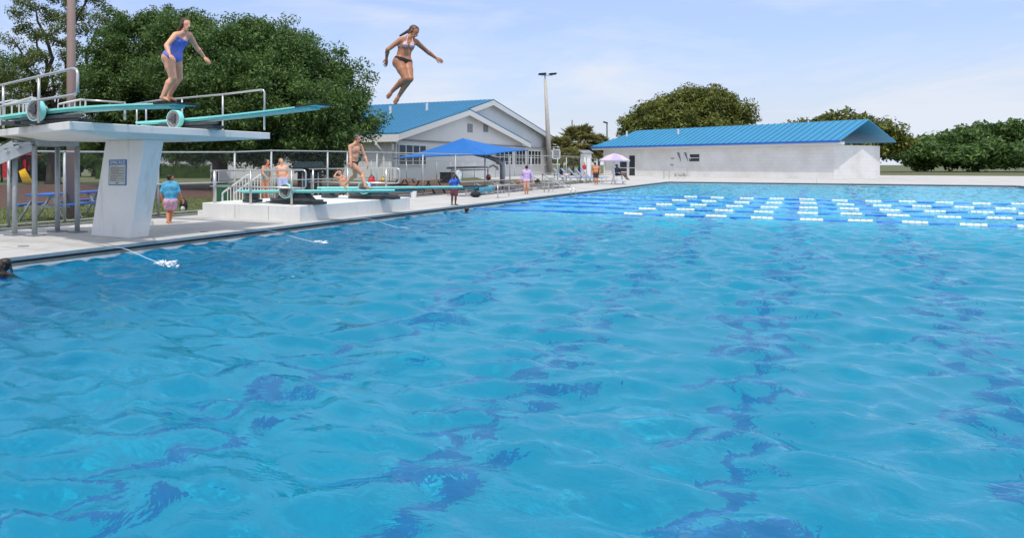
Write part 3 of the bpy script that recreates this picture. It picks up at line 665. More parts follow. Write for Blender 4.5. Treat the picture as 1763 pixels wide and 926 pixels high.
# ------------------------------------------------------------------ chain link fences
def fence(label, pts, posts, midrail=None, z0=.02):
    """pts: list of (x, y, top z) corners; posts: list of (x, y, top)"""
    t = thing('chain_link_fence', label, 'fence', (pts[0][0], pts[0][1], 0))
    for (x, y, h) in posts:
        MB().tube([(x, y, -.05), (x, y, h)], .04, 8).tube([(x, y, h), (x, y, h + .03)], .052, 8).build('post', M['galv'], t, smooth=True)
    MB().tube([(p[0], p[1], p[2]) for p in pts], .026, 8).build('top_rail', M['galv'], t, smooth=True)
    if midrail: MB().tube([np.array(m_) for m_ in midrail], .024, 8).build('middle_rail', M['galv'], t, smooth=True)
    MB().tube([(p[0], p[1], .08) for p in pts], .022, 8).build('bottom_rail', M['galv'], t, smooth=True)
    w_ = MB()
    for p, q in zip(pts[:-1], pts[1:]): w_.quad((p[0], p[1], z0), (q[0], q[1], z0), (q[0], q[1], q[2]), (p[0], p[1], p[2]))
    w_.build('wire_mesh', M['wire'], t)
    return t
FY = 17.35
def ftop(x): return float(np.interp(x, [5, 14, 20, 23, 45, 76], [1.93, 1.95, 2.02, 2.14, 2.2, 2.3]))
px_posts = [-60, 15, 111, 272, 404, 467, 564, 598, 649, 728, 784, 835, 878, 914, 960, 975, 1000]
ps = [onY(px, FY) for px in px_posts]
fence('long galvanised chain link fence behind the pool deck', [(p[0], p[1], ftop(p[0])) for p in ps], [(p[0], p[1], ftop(p[0])) for p in ps],
      midrail=[(15.5, FY - .03, .98), (22.0, FY - .03, 1.0), (30, FY - .03, 1.0)])
ps2 = [(x, 33.6, 1.95) for x in np.arange(58, 100, 3.4)]
fence('low grey chain link fence in front of the gabled building', ps2, ps2)
q0 = onY(1000, FY); q1 = W(-.5, .3); qs = [(q0 + (q1 - q0) * k / 5) for k in range(6)]
fence('chain link fence running past the loungers to the low building', [(p[0], p[1], 2.3) for p in qs], [(p[0], p[1], 2.3) for p in qs[1:]])

# ------------------------------------------------------------------ poles
base = at(122.5, 380, 22.2); base[2] = 0
tag(MB().tube([base - UP * .2, base + UP * 5, base + UP * 13], [.135, .125, .10], 14).build('utility_pole', M['pole_pink'], smooth=True, loc=base), 'tall pinkish brown utility pole behind the tower posts', 'pole')
d = 62.; pb = at(947.5, 305, d); pt = at(938.5, 137, d); pb = pb + (pb - pt) / (pb[2] - pt[2]) * pb[2]
t = thing('light_pole', 'tan concrete light pole with floodlights beside the gabled building', 'light pole', pb)
MB().tube([pb - UP * .1, (pb + pt) / 2, pt], [.215, .17, .11], 14).build('pole', M['pole_conc'], t, smooth=True)
br = MB().tube([pt - UP * .3, pt + UP * .35], .06, 8).tube([pt - RGT * .35 + UP * .35, pt + RGT * .6 + UP * .35], .05, 8).build('bracket', M['galv'], t)
for k in (-.3, .55): MB().prism([pt + RGT * (k - .2) - F * .2 + UP * .36, pt + RGT * (k + .35) - F * .2 + UP * .40, pt + RGT * (k + .35) + F * .25 + UP * .40, pt + RGT * (k - .2) + F * .25 + UP * .36], (0, 0, .13)).build('floodlight', M['dark'], t)
p = at(957.5, 266, d); bx = MB().beam(p - RGT * .24, p + RGT * .24, .12, .66).build('display_box', M['trim_dark'], t)
MB().beam(p - RGT * .27 + UP * .36, p + RGT * .27 + UP * .36, .16, .05).beam(p - RGT * .27 - UP * .36, p + RGT * .27 - UP * .36, .16, .05).beam(p - RGT * .265 - UP * .33, p - RGT * .265 + UP * .33, .16, .05).beam(p + RGT * .265 - UP * .33, p + RGT * .265 + UP * .33, .16, .05).build('frame', M['white'], bx)
for (px, y0, cap, lab) in ((985, 207, False, 'thin grey utility pole above the palms'), (1045, 212, True, 'small street light on a curved arm beyond the palms')):
    p = at(px, y0, 150); q = p.copy(); q[2] = 0
    if cap:
        t = thing('street_lamp', lab, 'street lamp', q)
        MB().tube([q, p], [.2, .14], 8).build('pole', M['trim_dark'], t); MB().beam(p + RGT * .1, p - RGT * .7 + UP * .2, .4, .25).build('lamp_head', M['dark'], t)
    else: tag(MB().tube([q, p], [.2, .12], 8).build('utility_pole', M['trim_dark'], loc=q), lab, 'pole')

# ------------------------------------------------------------------ high diving tower
t = thing('diving_platform', 'tall white concrete diving tower with a slanted column and flat slab', 'diving platform', (11.6, 13., 0))
cb = [(11.39, 12.62, 0), (11.93, 12.62, 0), (11.93, 13.9, 0), (11.39, 13.9, 0)]; ct = [(11.39, 12.17, 2.14), (11.95, 12.17, 2.14), (11.95, 13.4, 2.14), (11.39, 13.4, 2.14)]
MB().hexa(cb, ct).build('column', M['white_concrete'], t, bevel=.02)
HT = 2.42
so_ = [(9.3, 11.95), (15.45, 11.95), (15.45, 14.0), (13.5, 14.35), (10.75, 16.35)]
si_ = [(10.6, 12.15), (13.2, 12.15), (13.2, 13.7), (12.9, 14.0), (11.1, 15.5)]
mb = MB(); A = [(x, y, HT) for x, y in so_]; B = [(x, y, HT - .16) for x, y in so_]; C = [(x, y, HT - .28) for x, y in si_]
mb.add(A + B + C, [tuple(range(5)), tuple(range(14, 9, -1))] + [(5 + i, 5 + (i + 1) % 5, (i + 1) % 5, i) for i in range(5)] + [(10 + i, 10 + (i + 1) % 5, 5 + (i + 1) % 5, 5 + i) for i in range(5)])
MB().box((15.15, 14.0, HT - .12), (15.45, 16.9, HT - .003)).build('ledge', M['white_concrete'], t)
mb.build('slab', M['white_concrete'], t, bevel=.015)

# sign on the column (leans with it)
t = thing('rules_sign', 'white diving rules sign with blue border on the slanted column', 'sign', (11.385, 13.1, 1.35))
def colp(px, py, off=0.):
    p = onX(px, 11.39 - off); p[2] = zat(p, py); return p
TLc, TRc, BRc, BLc = colp(188.3, 275.5), colp(218.6, 274.8), colp(217.8, 319.3), colp(187.3, 319)
def sg(a_, b_, off):
    p = TLc + (TRc - TLc) * a_ + (BLc - TLc) * b_ + ((BRc - BLc) - (TRc - TLc)) * a_ * b_; p = p.copy(); p[0] = 11.39 - off; return p
def sgq(mb, a0, a1, b0, b1, o0, o1): return mb.hexa([sg(a0, b1, o0), sg(a1, b1, o0), sg(a1, b0, o0), sg(a0, b0, o0)], [sg(a0, b1, o1), sg(a1, b1, o1), sg(a1, b0, o1), sg(a0, b0, o1)])
pn = sgq(MB(), 0, 1, 0, 1, .0, .012).build('panel', mat('sign blue', (.03, .13, .32), .5, var=.05), t, bevel=.003)
sgq(MB(), .045, .955, .20, .965, .0125, .016).build('face', mat('sign face', (.5, .51, .47), .5, var=.05), t)
tx = MB(); rg = random.Random(4)
for i in range(17):
    y = .265 + i * .035; a1 = .9 if i % 3 else rg.uniform(.4, .75)
    tx.cur = 1 if i in (0, 9) else 0
    x = .12
    while x < a1:
        w_ = rg.uniform(.03, .10); sgq(tx, x, min(x + w_, a1 + .02), y, y + .015, .0163, .0175); x += w_ + .02
tx.cur = 0; sgq(tx, .44, .56, .89, .925, .0163, .0175)
tx.build('small_print', [M['dark'], M['red']], t)
def text_mesh(body, height, origin, xd, yd, width, m, parent, name):
    cu = bpy.data.curves.new('t', 'FONT'); cu.body = body; cu.size = 1; cu.extrude = .01; ob = bpy.data.objects.new('t', cu); COL.objects.link(ob)
    bpy.context.view_layer.update(); dg = bpy.context.evaluated_depsgraph_get(); me = ob.evaluated_get(dg).to_mesh()
    v = np.array([p.co for p in me.vertices]); f = [tuple(p.vertices) for p in me.polygons]; ob.evaluated_get(dg).to_mesh_clear(); bpy.data.objects.remove(ob)
    v[:, 0] -= v[:, 0].min(); v[:, 1] -= v[:, 1].min(); v[:, 0] *= width / v[:, 0].max(); v[:, 1] *= height / v[:, 1].max()
    xd, yd = np.array(xd, float), np.array(yd, float); xd /= np.linalg.norm(xd); yd /= np.linalg.norm(yd); zd = np.cross(xd, yd)
    return mesh_obj(name, np.array(origin) + v[:, :1] * xd + v[:, 1:2] * yd + v[:, 2:3] * zd * .15, f, m, parent)
text_mesh('DIVING RULES', .075, sg(.07, .165, .0145), TRc - TLc, TLc - BLc, np.linalg.norm(TRc - TLc) * .86, M['plastic_white'], t, 'lettering')

# posts and stair behind the tower
t = thing('tower_stair', 'grey steel stair and four posts carrying the tower landing', 'stair', gz(59, 402))
tops = []
for px, py in ((25.5, 405), (59.5, 406), (99, 399), (133, 400)):
    p = gz(px, py); q = p.copy(); q[2] = 2.02; tops.append(q)
    pp = MB().tube([p, q], .06, 12).build('post', M['galv'], t, smooth=True)
    MB().box((p[0] - .17, p[1] - .17, 0.001), (p[0] + .17, p[1] + .17, .03)).build('base_plate', M['trim_dark'], pp)
MB().beam(tops[0] + UP * .07, tops[2] + UP * .07, .16, .14).build('beam', M['galv'], t); MB().beam(tops[1] + UP * .08, tops[3] + UP * .08, .16, .14).build('beam', M['galv'], t)
MB().beam(tops[2] + UP * .09, tops[3] + UP * .09, .12, .14).build('beam', M['galv'], t)
e0 = at(-75, 301, 17.6); e1 = at(-75, 303, 16.6)
MB().beam(tops[0] + UP * .02, tops[0] + (e0 - tops[0]), .08, .24).build('stringer', M['galv'], t); MB().beam(tops[1] + UP * .02 - RGT * .05, e1, .08, .24).build('stringer', M['galv'], t)
tr = MB()
for k in range(7):
    a_ = tops[0] + (e0 - tops[0]) * k / 7; b_ = tops[1] + (e1 - tops[1]) * k / 7; tr.beam(a_ + UP * .06, b_ + UP * .06, .26, .04)
tr.build('treads', M['galv'], t)
def balustrade(t, pts, h, spacing, r=.022):
    """pts of the top rail; balusters hang below it to a bottom rail h lower"""
    pts = [np.array(p, float) for p in pts]
    MB().tube(pts, r * 1.25, 8).build('handrail', M['rail_white'], t, smooth=True); MB().tube([p - UP * h for p in pts], r, 8).build('bottom_rail', M['rail_white'], t, smooth=True)
    for a_, b_ in zip(pts[:-1], pts[1:]):
        L = np.linalg.norm(b_ - a_); n_ = max(1, int(L / spacing))
        for k in range(n_): q = a_ + (b_ - a_) * k / n_; MB().tube([q, q - UP * h], r * .8, 6).build('baluster', M['rail_white'], t)
    q = pts[-1]; MB().tube([q, q - UP * h], r * 1.2, 6).build('baluster', M['rail_white'], t)
t2 = thing('stair_railing', 'pale stair railing with thin balusters at the back of the tower', 'railing', at(20, 230, 18.6))
balustrade(t2, [at(-30, 196, 17.2), at(8, 181, 17.9), at(57, 168, 18.2)], .42, .14); balustrade(t2, [at(-40, 186, 18.9), at(20, 173.5, 19.2), at(40, 175, 19.4)], .42, .16)
p = at(58, 168, 18.2); MB().tube([p, p - UP * .66], .07, 8).build('post', M['rail_white'], t2)
t2 = thing('stair_railing', 'pale level railing seen beyond the green springboard wheel', 'railing', at(140, 220, 19.5))
balustrade(t2, [at(100, 180, 19.0), at(138, 172, 19.4), at(147, 172.5, 19.5)], .24, .14)
MB().tube([at(147, 172.5, 19.5), at(215, 177, 20.)], .025, 8).build('handrail', M['steel'], t2, smooth=True); MB().tube([at(215, 177, 20.), gz(215, 205, HT)], .025, 8).build('post', M['steel'], t2)

def guard(label, pts, r, verts, m, cat='guard rail', name='guard_rail'):
    t = thing(name, label, cat, verts[0][1] if verts else pts[0][0])
    for p in pts: MB().tube(p, r, 10).build('rail', m, t, smooth=True)
    for a_, b_, rr in verts: MB().tube([a_, b_], rr, 10).build('post', m, t, smooth=True)
    return t
def slabp(px, py): return gz(px, py, HT)
p68 = slabp(66.5, 212); p6 = slabp(5.5, 221.5); dv = (p68 - p6); 
def railz(px, py, base, dirv):
    lo = None
    # point over the line base + s*dirv that shows at px
    k = (CX - px) / FPX; nn = LFT - F * k; s = -(base @ nn) / (dirv @ nn); p = base + dirv * s; p = p.copy(); p[2] = zat(p, py); return p
pts_top = [railz(-40, 156, p68, dv), railz(6, 146, p68, dv), railz(67, 132, p68, dv), railz(126, 118.5, p68, dv), railz(131.5, 120, p68, dv), railz(133.5, 126, p68, dv), railz(133.5, 156, p68, dv), railz(131.5, 162, p68, dv), railz(126, 164, p68, dv), railz(67, 172.5, p68, dv), railz(6, 182.5, p68, dv), railz(-40, 191, p68, dv)]
guard('steel guard rail with rounded end on the near side of the tower', [pts_top], .027, [(p68, railz(67, 133, p68, dv), .03), (p6, railz(5.5, 147, p6, dv), .03)], M['steel'])
# rail on the far side
def far(px, py, X=15.3): p = onX(px, X); p[2] = zat(p, py); return p
pts = [far(150, 163), far(250, 176), far(272, 173.2), far(383, 163), far(450, 155.2), far(454.5, 156), far(455.5, 160), far(455.5, 225)]
pts = [far(200, 184.5), far(272, 173.3), far(383, 163), far(449, 155), far(453.5, 155.6), far(455.3, 159), far(455.3, 224)]
low = [far(100, 200), far(165, 205.5), far(245, 211.5)]
vs = []
for px, yt, yb in ((235.5, 179, 214), (251.5, 176.5, 215), (313.5, 169.5, 219), (383.5, 163, 223)):
    a_ = far(px, yb); a_[2] = HT; vs.append((a_, far(px, yt), .026))
guard('steel guard rail on the far side of the tower slab', [pts], .026, vs, M['steel'])

# ------------------------------------------------------------------ springboards
def springboard(label, back, tip, width, zoff_stand, wheel_t, bend=0., tipblack=.55):
    back = np.array(back); tip = np.array(tip); t = thing('springboard', label, 'diving board', (back[0], back[1], zoff_stand), 'turquoise springboards')
    L = np.linalg.norm(tip - back); n = 22; hw = width / 2
    def P(s): return back + (tip - back) * s + UP * bend * math.sin(math.pi * s)
    def sheet(s0, s1, th0, th1, up, hw_, n=n):
        mb = MB(); V = []; Fc = []
        for i in range(n + 1):
            s = s0 + (s1 - s0) * i / n; p = P(s) + UP * up; th = th0 + (th1 - th0) * i / n
            V += [p + (-hw_, 0, 0), p + (hw_, 0, 0), p + (hw_, 0, -th), p + (-hw_, 0, -th)]
        for i in range(n):
            for k in range(4): Fc.append((i * 4 + k, i * 4 + (k + 1) % 4, (i + 1) * 4 + (k + 1) % 4, (i + 1) * 4 + k))
        Fc += [(0, 1, 2, 3), (n * 4 + 3, n * 4 + 2, n * 4 + 1, n * 4)]
        return mb.add(V, Fc)
    sheet(0, 1, .05, .03, 0, hw).build('board', M['board'], t, bevel=.006)
    sheet(.02, .96, .055, .04, -.035, hw - .06).build('rib', M['board_side'], t)
    sheet(1 - tipblack / L, 1.014, .036, .03, .014, hw + .012, 4).build('tip_pad', M['rubber'], t)
    # fulcrum wheel outboard of the board, facing the side
    w_ = P(wheel_t); c = w_ + np.array((-hw - .12, 0, -.02)); RW = .215
    ring = MB(); prof = [(RW - .02, -.07), (RW, -.075), (RW, .075), (RW - .02, .07)]
    def lathe(mb, prof, c, n=28, closed=True):
        V = []; Fc = []
        for k in range(n):
            a = 2 * math.pi * k / n
            for r_, x in prof: V.append(c + np.array((x, r_ * math.cos(a), r_ * math.sin(a))))
        m_ = len(prof)
        for k in range(n):
            for j in range(m_ if closed else m_ - 1): Fc.append((k * m_ + j, k * m_ + (j + 1) % m_, ((k + 1) % n) * m_ + (j + 1) % m_, ((k + 1) % n) * m_ + j))
        return mb.add(V, Fc)
    wh = lathe(ring, prof, c).build('wheel', M['board'], t, smooth=False, bevel=.004)
    lathe(MB(), [(.0, -.045), (RW - .09, -.05), (RW - .07, -.074), (RW - .0205, -.074), (RW - .0205, .06), (.0, .05)], c, closed=False).build('hub', M['wheelhub'], wh)
    hb = MB()
    for k in range(3):
        a = 2 * math.pi * k / 3; hb.beam(c + np.array((-.05, .03 * math.cos(a), .03 * math.sin(a))), c + np.array((-.062, (RW - .06) * math.cos(a), (RW - .06) * math.sin(a))), .022, .03, up=(1, 0, 0))
    lathe(hb, [(.0, -.085), (.075, -.08), (.075, -.04), (.0, -.035)], c, closed=False).build('spokes', M['stand'], wh)
    MB().tube([c, c + np.array((width + .2, 0, 0))], .045, 10).build('axle', M['stand'], t)
    # stand: base frame and fulcrum carriage
    z0 = zoff_stand; y = w_[1]
    st = MB().box((w_[0] - hw * .8, y - 1.05, z0 + .02), (w_[0] + hw * .8, y + .75, z0 + .09))
    st.hexa([(w_[0] - hw * .7, y - .75, z0 + .09), (w_[0] + hw * .7, y - .75, z0 + .09), (w_[0] + hw * .7, y + .6, z0 + .09), (w_[0] - hw * .7, y + .6, z0 + .09)],
            [(w_[0] - hw * .6, y - .5, w_[2] - .1), (w_[0] + hw * .6, y - .5, w_[2] - .1), (w_[0] + hw * .6, y + .35, w_[2] - .1), (w_[0] - hw * .6, y + .35, w_[2] - .1)])
    st.box((w_[0] - hw * .95, y - 1.2, z0 + .10), (w_[0] - hw * .82, y + .7, z0 + .17)); st.build('stand', M['stand'], t, bevel=.01)
    by = P(.04); an = MB().box((by[0] - hw * .85, by[1] - .35, z0 + .02), (by[0] + hw * .85, by[1] + .1, z0 + .1))
    if by[2] - .09 > z0 + .14: an.box((by[0] - hw * .75, by[1] - .22, z0 + .1), (by[0] + hw * .75, by[1] + .02, by[2] - .075))
    an.build('rear_anchor', M['stand'], t, bevel=.008)
    for k in (-.9, .5): MB().box((w_[0] - .09, y + k, z0 + .001), (w_[0] + .09, y + k + .12, z0 + .02)).build('bolt_pad', M['rail_white'], t)
    return t, P
def bx(px, py, X): p = onX(px, X); p[2] = zat(p, py); return p
_, PB1 = springboard('turquoise high springboard with a girl standing on its black tip', bx(12, 201, 9.95), bx(320, 179, 9.95), .5, HT, .29, bend=.07)
_, PB2 = springboard('empty turquoise high springboard tilting up toward the flying diver', bx(247, 210.5, 13.3), bx(556, 180.5, 13.3), .5, HT, .27, bend=-.04)
LZ = .44
springboard('low turquoise springboard with a boy walking on it', bx(419, 327.5, 18.1), bx(719, 326.5, 18.1), .5, LZ, .32, bend=.0)
springboard('low turquoise springboard behind the walking boy', bx(553, 322, 22.0), bx(831, 320.5, 22.0), .5, LZ, .33, bend=.0)

# ------------------------------------------------------------------ low platform, its rails and steps
t = thing('springboard_platform', 'low white concrete plinth carrying the two low springboards', 'platform', (20.6, 14, 0))
MB().box((17.25, 12.3, -.02), (24.0, 15.95, LZ)).build('plinth', M['white_concrete'], t, bevel=.015)
mb = MB()
for y in (13.4, 14.65): mb.box((17.247, y, .01), (17.2495, y + .012, LZ - .03))
mb.build('joint', M['trim_dark'], t)
def rl(px, py, X): p = onX(px, X); p[2] = zat(p, py); return p
def lowguard(label, X, tp, mp, posts, r=.026):
    vs = []
    for px, yt, rr in posts:
        a_ = onX(px, X); a_[2] = LZ; vs.append((a_, rl(px, yt, X), rr))
    return guard(label, [[rl(a, b_, X) for a, b_ in tp], [rl(a, b_, X) for a, b_ in mp]], r, vs, M['steel'])
lowguard('steel guard rail on the near side of the low plinth', 17.4, [(362, 294), (440, 293.4), (520, 292.8), (524.5, 293.8), (526.5, 297), (526.5, 321), (524, 324), (518, 324.3)], [(362, 321), (440, 322), (519, 324.2)],
         [(369.5, 294.5, .055), (431.5, 294, .036), (502, 293.5, .032)])
lowguard('steel guard rail on the far side of the low plinth', 23.8, [(532, 291.2), (610, 290.5), (680, 289.6), (686, 291), (688, 294), (688, 311), (686, 314.3), (681, 315.5)], [(532, 313.5), (610, 314.5), (684, 315.4)],
         [(539, 291.5, .035), (598.5, 290.8, .035), (665, 290, .035)])
t2 = thing('step_railing', 'pale railing with balusters on steps beside the low plinth', 'railing', gz(400, 352))
def bp(px, py, d=24.6): return at(px, py, d)
for dd in (0., 1.3):
    D = 24.3 + dd; o = dd * 16
    top = [bp(383 + o, 340, D), bp(383 + o, 333, D), bp(386 + o, 330, D), bp(426 + o, 302, D), bp(429 + o, 301, D)]
    MB().tube(top, .03, 8).build('handrail', M['rail_white'], t2, smooth=True)
    for k in range(8):
        f_ = k / 7; q = bp(392 + o + f_ * 36, 326 - f_ * 25, D); e = q.copy(); e[2] = 0.44 * min(1, f_ + .12) if dd == 0 else .3; MB().tube([q, e], .018, 6).build('baluster', M['rail_white'], t2)
    q = bp(383 + o, 338, D); e = q.copy(); e[2] = 0; MB().tube([q, e], .03, 8).build('newel', M['rail_white'], t2)
p = bp(470, 302, 27); mb = MB().tube([p, bp(476, 300.5, 27), bp(478, 304, 27), bp(478, 330, 27)], .03, 8); mb.build('handrail', M['rail_white'], t2, smooth=True)
for k in range(4): MB().tube([bp(463 + 3.4 * k, 305, 27), bp(463 + 3.4 * k, 341, 27)], .018, 6).build('baluster', M['rail_white'], t2)
st = MB()
for k in range(3): st.box((17.8 + .3 * k, 15.97, 0.001), (21.0, 16.65 - .22 * k if k else 16.65, .145 * (k + 1) - .002 * k))
st.build('steps', M['white_concrete'], t2)
# small white patch pad on the plinth
tag(MB().box((18.5, 13.35, LZ + .002), (19.2, 14.5, LZ + .035)).build('foam_pad', mat('pinkish white pad', (.7, .5, .52), .7, var=.3, scale=3), loc=(18.85, 13.9, LZ), bevel=.01), 'flat pinkish white pad lying on the low plinth under the board', 'pad')

for px, py, lab in ((352, 399, 'small round dark drain in the deck before the low plinth'), (40, 424, 'small round dark drain in the deck near the tower posts')):
    q = gz(px, py); tag(MB().tube([q + UP * .004, q + UP * .010], .11, 14).build('deck_drain', M['trim_dark'], loc=q), lab, 'drain')
# lattice sign on the fence, dark green bin shelter, clutter beyond the fence
p0 = onY(376, FY - .06); p1 = onY(397, FY - .06); z0, z1 = zat(p0, 312), zat(p0, 296)
t = thing('lattice_panel', 'white lattice panel fixed to the chain link fence', 'panel', p0)
MB().box((p0[0], FY - .07, z0), (p1[0], FY - .055, z1)).build('board', M['trim'], t)
la = MB(); W_, H_ = p1[0] - p0[0], z1 - z0
for k in range(-7, 9):
    for sgn in (1, -1):
        xa = p0[0] + k * W_ / 8; za, xb, zb = z0, xa + sgn * H_, z1
        pts_ = []
        for tt in np.linspace(0, 1, 41):
            x = xa + (xb - xa) * tt
            if p0[0] <= x <= p1[0]: pts_.append((x, z0 + (z1 - z0) * tt))
        if len(pts_) > 1: la.beam((pts_[0][0], FY - .076, pts_[0][1]), (pts_[-1][0], FY - .076, pts_[-1][1]), .012, .02)
la.build('lattice', M['trim_dark'], t)

t = thing('bin_shelter', 'dark green box with overhanging sloped lid behind the plinth rail', 'bin', at(532, 345, 33) * (1, 1, 0))
d = 33.
def rel(px, py, dd=0.): return at(px, py, d + dd)
g0, g1 = rel(512, 300), rel(553, 300); g0[2] = g1[2] = 0; Fh = F * 1.0
MB().hexa([g0, g1, g1 + Fh, g0 + Fh], [g0 + UP * 1.25, g1 + UP * 1.25, g1 + Fh + UP * 1.5, g0 + Fh + UP * 1.5]).build('body', M['dark'], t, bevel=.02)
MB().hexa([rel(503, 292, -.25), rel(560, 290.5, -.25), rel(556, 281, 1.1), rel(507, 282, 1.1)], [rel(503, 288.5, -.25), rel(560, 287, -.25), rel(556, 278, 1.1), rel(507, 279, 1.1)]).build('lid', M['green_dark'], t, bevel=.02)
for px in (521, 536, 548): q = rel(px, 300, -.06); q[2] = 0.02; MB().tube([q, q + UP * 1.24], .035, 8).build('post', M['trim_dark'], t)
p = at(385, 333, 29.); t = thing('trash_bin', 'green plastic bin standing on the lawn behind the plinth steps', 'bin', p * (1, 1, 0)); q = p * (1, 1, 0)
MB().tube([q + UP * .02, q + UP * .72], [.24, .31], 14).build('bin', M['green'], t, smooth=False); MB().tube([q + UP * .725, q + UP * .78, q + UP * .84], [.33, .33, .2], 14).build('lid', M['green'], t)

def picnic(label, base, ang, L, top_m, leg_m):
    t = thing('picnic_table', label, 'picnic table', base, 'picnic tables behind the fence'); b0 = np.array(base, float); c_, s_ = math.cos(ang), math.sin(ang); ux = np.array((c_, s_, 0)); uy = np.array((-s_, c_, 0))
    tp = MB()
    for k in range(-2, 3): tp.beam(b0 - ux * L / 2 + uy * k * .15 + UP * .74, b0 + ux * L / 2 + uy * k * .15 + UP * .74, .14, .045)
    tp.build('table_top', top_m, t, bevel=.005)
    for sgn in (-1, 1):
        se = MB()
        for k in (0, .15): se.beam(b0 - ux * L / 2 + uy * sgn * (.62 + k) + UP * .45, b0 + ux * L / 2 + uy * sgn * (.62 + k) + UP * .45, .14, .045)
        se.build('bench', top_m, t, bevel=.005)
        for q in (-1, 1):
            o = b0 + ux * sgn * (L / 2 - .3)
            MB().beam(o + uy * q * .25 + UP * .71, o + uy * q * .7 + UP * .02, .05, .09, up=tuple(ux)).build('leg', leg_m, t)
        o = b0 + ux * sgn * (L / 2 - .3); MB().beam(o - uy * .8 + UP * .40, o + uy * .8 + UP * .40, .05, .05).build('cross_bar', leg_m, t)
    return t
q = at(88, 380, 22.0); q[2] = 0; picnic('blue picnic table with grey legs behind the tower posts', q, R(25), 1.55, M['blue_plastic'], M['galv'])
q = at(160, 372, 24.0); q[2] = 0; picnic('blue picnic table half hidden behind the slanted column', q, R(10), 1.6, M['blue_plastic'], M['galv'])
q = gz(738, 334); q[2] = 0; picnic('reddish wooden picnic table on the mulch in front of the canopy', q, R(0), 1.9, M['orange_wood'], M['dark'])
q = gz(697, 330); q[2] = 0; picnic('reddish wooden picnic table beside the corner of the gabled building', q, R(8), 1.8, M['orange_wood'], M['dark'])
q = gz(915, 317.5); q[2] = 0

# playhouse with slide
D = 66.
def ph(px, py, dd=0.): return at(px, py, D + dd)
q = ph(30, 314); q[2] = 0
t = thing('playhouse', 'red and maroon playground house with blue roof and yellow slide', 'playhouse', q)
def pbox(px0, px1, y0, y1, dd0, dd1): 
    a_, b_ = ph(px0, y0, dd0), ph(px1, y1, dd0); zt, zb = a_[2], max(b_[2], .0); mb = MB(); A = [ph(px0, CY, dd0), ph(px1, CY, dd0), ph(px1, CY, dd1), ph(px0, CY, dd1)]
    return mb.hexa([p * (1, 1, 0) + UP * zb for p in A], [p * (1, 1, 0) + UP * zt for p in A])
pbox(4, 17, 275, 306, 0, .3).build('red_panel', M['red'], t); pbox(33, 54, 268, 294, 1, 2.4).build('tower_wall', M['maroon'], t); pbox(40, 45, 275, 293, .8, .99).build('red_panel', M['red'], t)
mb = MB().prism([ph(31, 268, .6), ph(57, 268, .6), ph(42, 263, .6)], F * 2.2); mb.build('roof', M['maroon'], t)
mb = MB().hexa([ph(10, 277, -.3), ph(25, 273, -.3), ph(25, 268, 1.5), ph(13, 271, 1.5)], [ph(10, 276, -.3), ph(25, 272, -.3), ph(25, 267, 1.5), ph(13, 270, 1.5)]); mb.build('blue_roof', M['bluepaint'], t)
for px in (3, 17.5, 33, 36, 54):
    a_ = ph(px, 275, .5); MB().tube([a_ * (1, 1, 0), a_], .1, 8).build('post', M['dark'], t)
pbox(17.5, 33, 293, 296, .6, 2).build('deck', M['dark'], t)
sld = MB().hexa([ph(32, 297, .2), ph(43, 292, .2), ph(55, 316, -2.2), ph(39, 315.5, -2.2)], [ph(32, 294.5, .2), ph(43, 289.5, .2), ph(56, 311, -2.2), ph(38, 310.5, -2.2)]); sld.build('slide', M['yellow'], t, bevel=.04)

# bags and oddments
def bag(label, px, py, d, w_, h_, m1, m2, z=None, cat='bag', name='backpack'):
    p = at(px, py, d)
    if z is not None: p[2] = z
    t = thing(name, label, cat, p)
    MB().ball(p + UP * h_ * .5, h_ * .5, 14, 8, (w_ / h_, w_ / h_ * .65, 1)).build('body', m1, t, smooth=True)
    MB().ball(p + UP * h_ * .3 - F * w_ * .22, h_ * .28, 12, 7, (w_ / h_ * 1.1, w_ / h_ * .7, 1)).build('pocket', m2, t, smooth=True)
    MB().tube([p + UP * h_ * .85 - RGT * w_ * .3, p + UP * h_ * 1.12, p + UP * h_ * .85 + RGT * w_ * .3], .02, 6).build('strap', M['black'], t)
bag('black and white bag on the lawn beside the boy in the aqua shirt', 316, 352, 25.5, .34, .42, M['dark'], M['trim'], 0.)
bag('red bag with a purple pocket behind the walking boy', 640, 318, 31., .42, .5, M['red'], M['purple'], .62)
bag('small yellow bag beside the red bag behind the walking boy', 660, 312, 46., .4, .26, M['yellow'], M['yellow'], .55)
bag('red bag on the bench below the canopy post', 841, 312, 52., .5, .38, M['red'], M['dark'], .5)
bag('black duffel bag lying on the deck near the low board tip', 819, 337, 37., .75, .25, M['black'], M['green_dark'], .0)
q = at(712, 343, 36.5); q = q * (1, 1, 0); t = thing('bucket', 'white plastic bucket standing behind the fence under the low board', 'bucket', q)
MB().tube([q, q + UP * .36], [.13, .16], 14).build('bucket', M['plastic_white'], t); MB().tube([q + UP * .361, q + UP * .39], .17, 14).build('lid', M['plastic_white'], t)
q = at(774, 311, 66.) * (1, 1, 0)
t = thing('storage_box', 'dark grey storage box standing against the gabled building', 'storage box', q)
MB().beam(q - RGT * .8 + UP * .42, q + RGT * .8 + UP * .42, .7, .8).build('body', M['dark'], t, bevel=.03); MB().beam(q - RGT * .85 + UP * .87, q + RGT * .85 + UP * .87, .78, .09).build('lid', M['green_dark'], t, bevel=.02)
q = at(805, 300, 52.)
t = thing('pipe_frame', 'white pipe frame with a long crossbar standing below the canopy', 'pipe frame', q * (1, 1, 0))
MB().tube([at(769, 289.5, 52), at(842, 287.5, 52)], .075, 10).build('crossbar', M['rail_white'], t); MB().tube([at(780, 293.5, 52.6), at(842, 292, 52.6)], .045, 8).build('lower_bar', M['rail_white'], t)
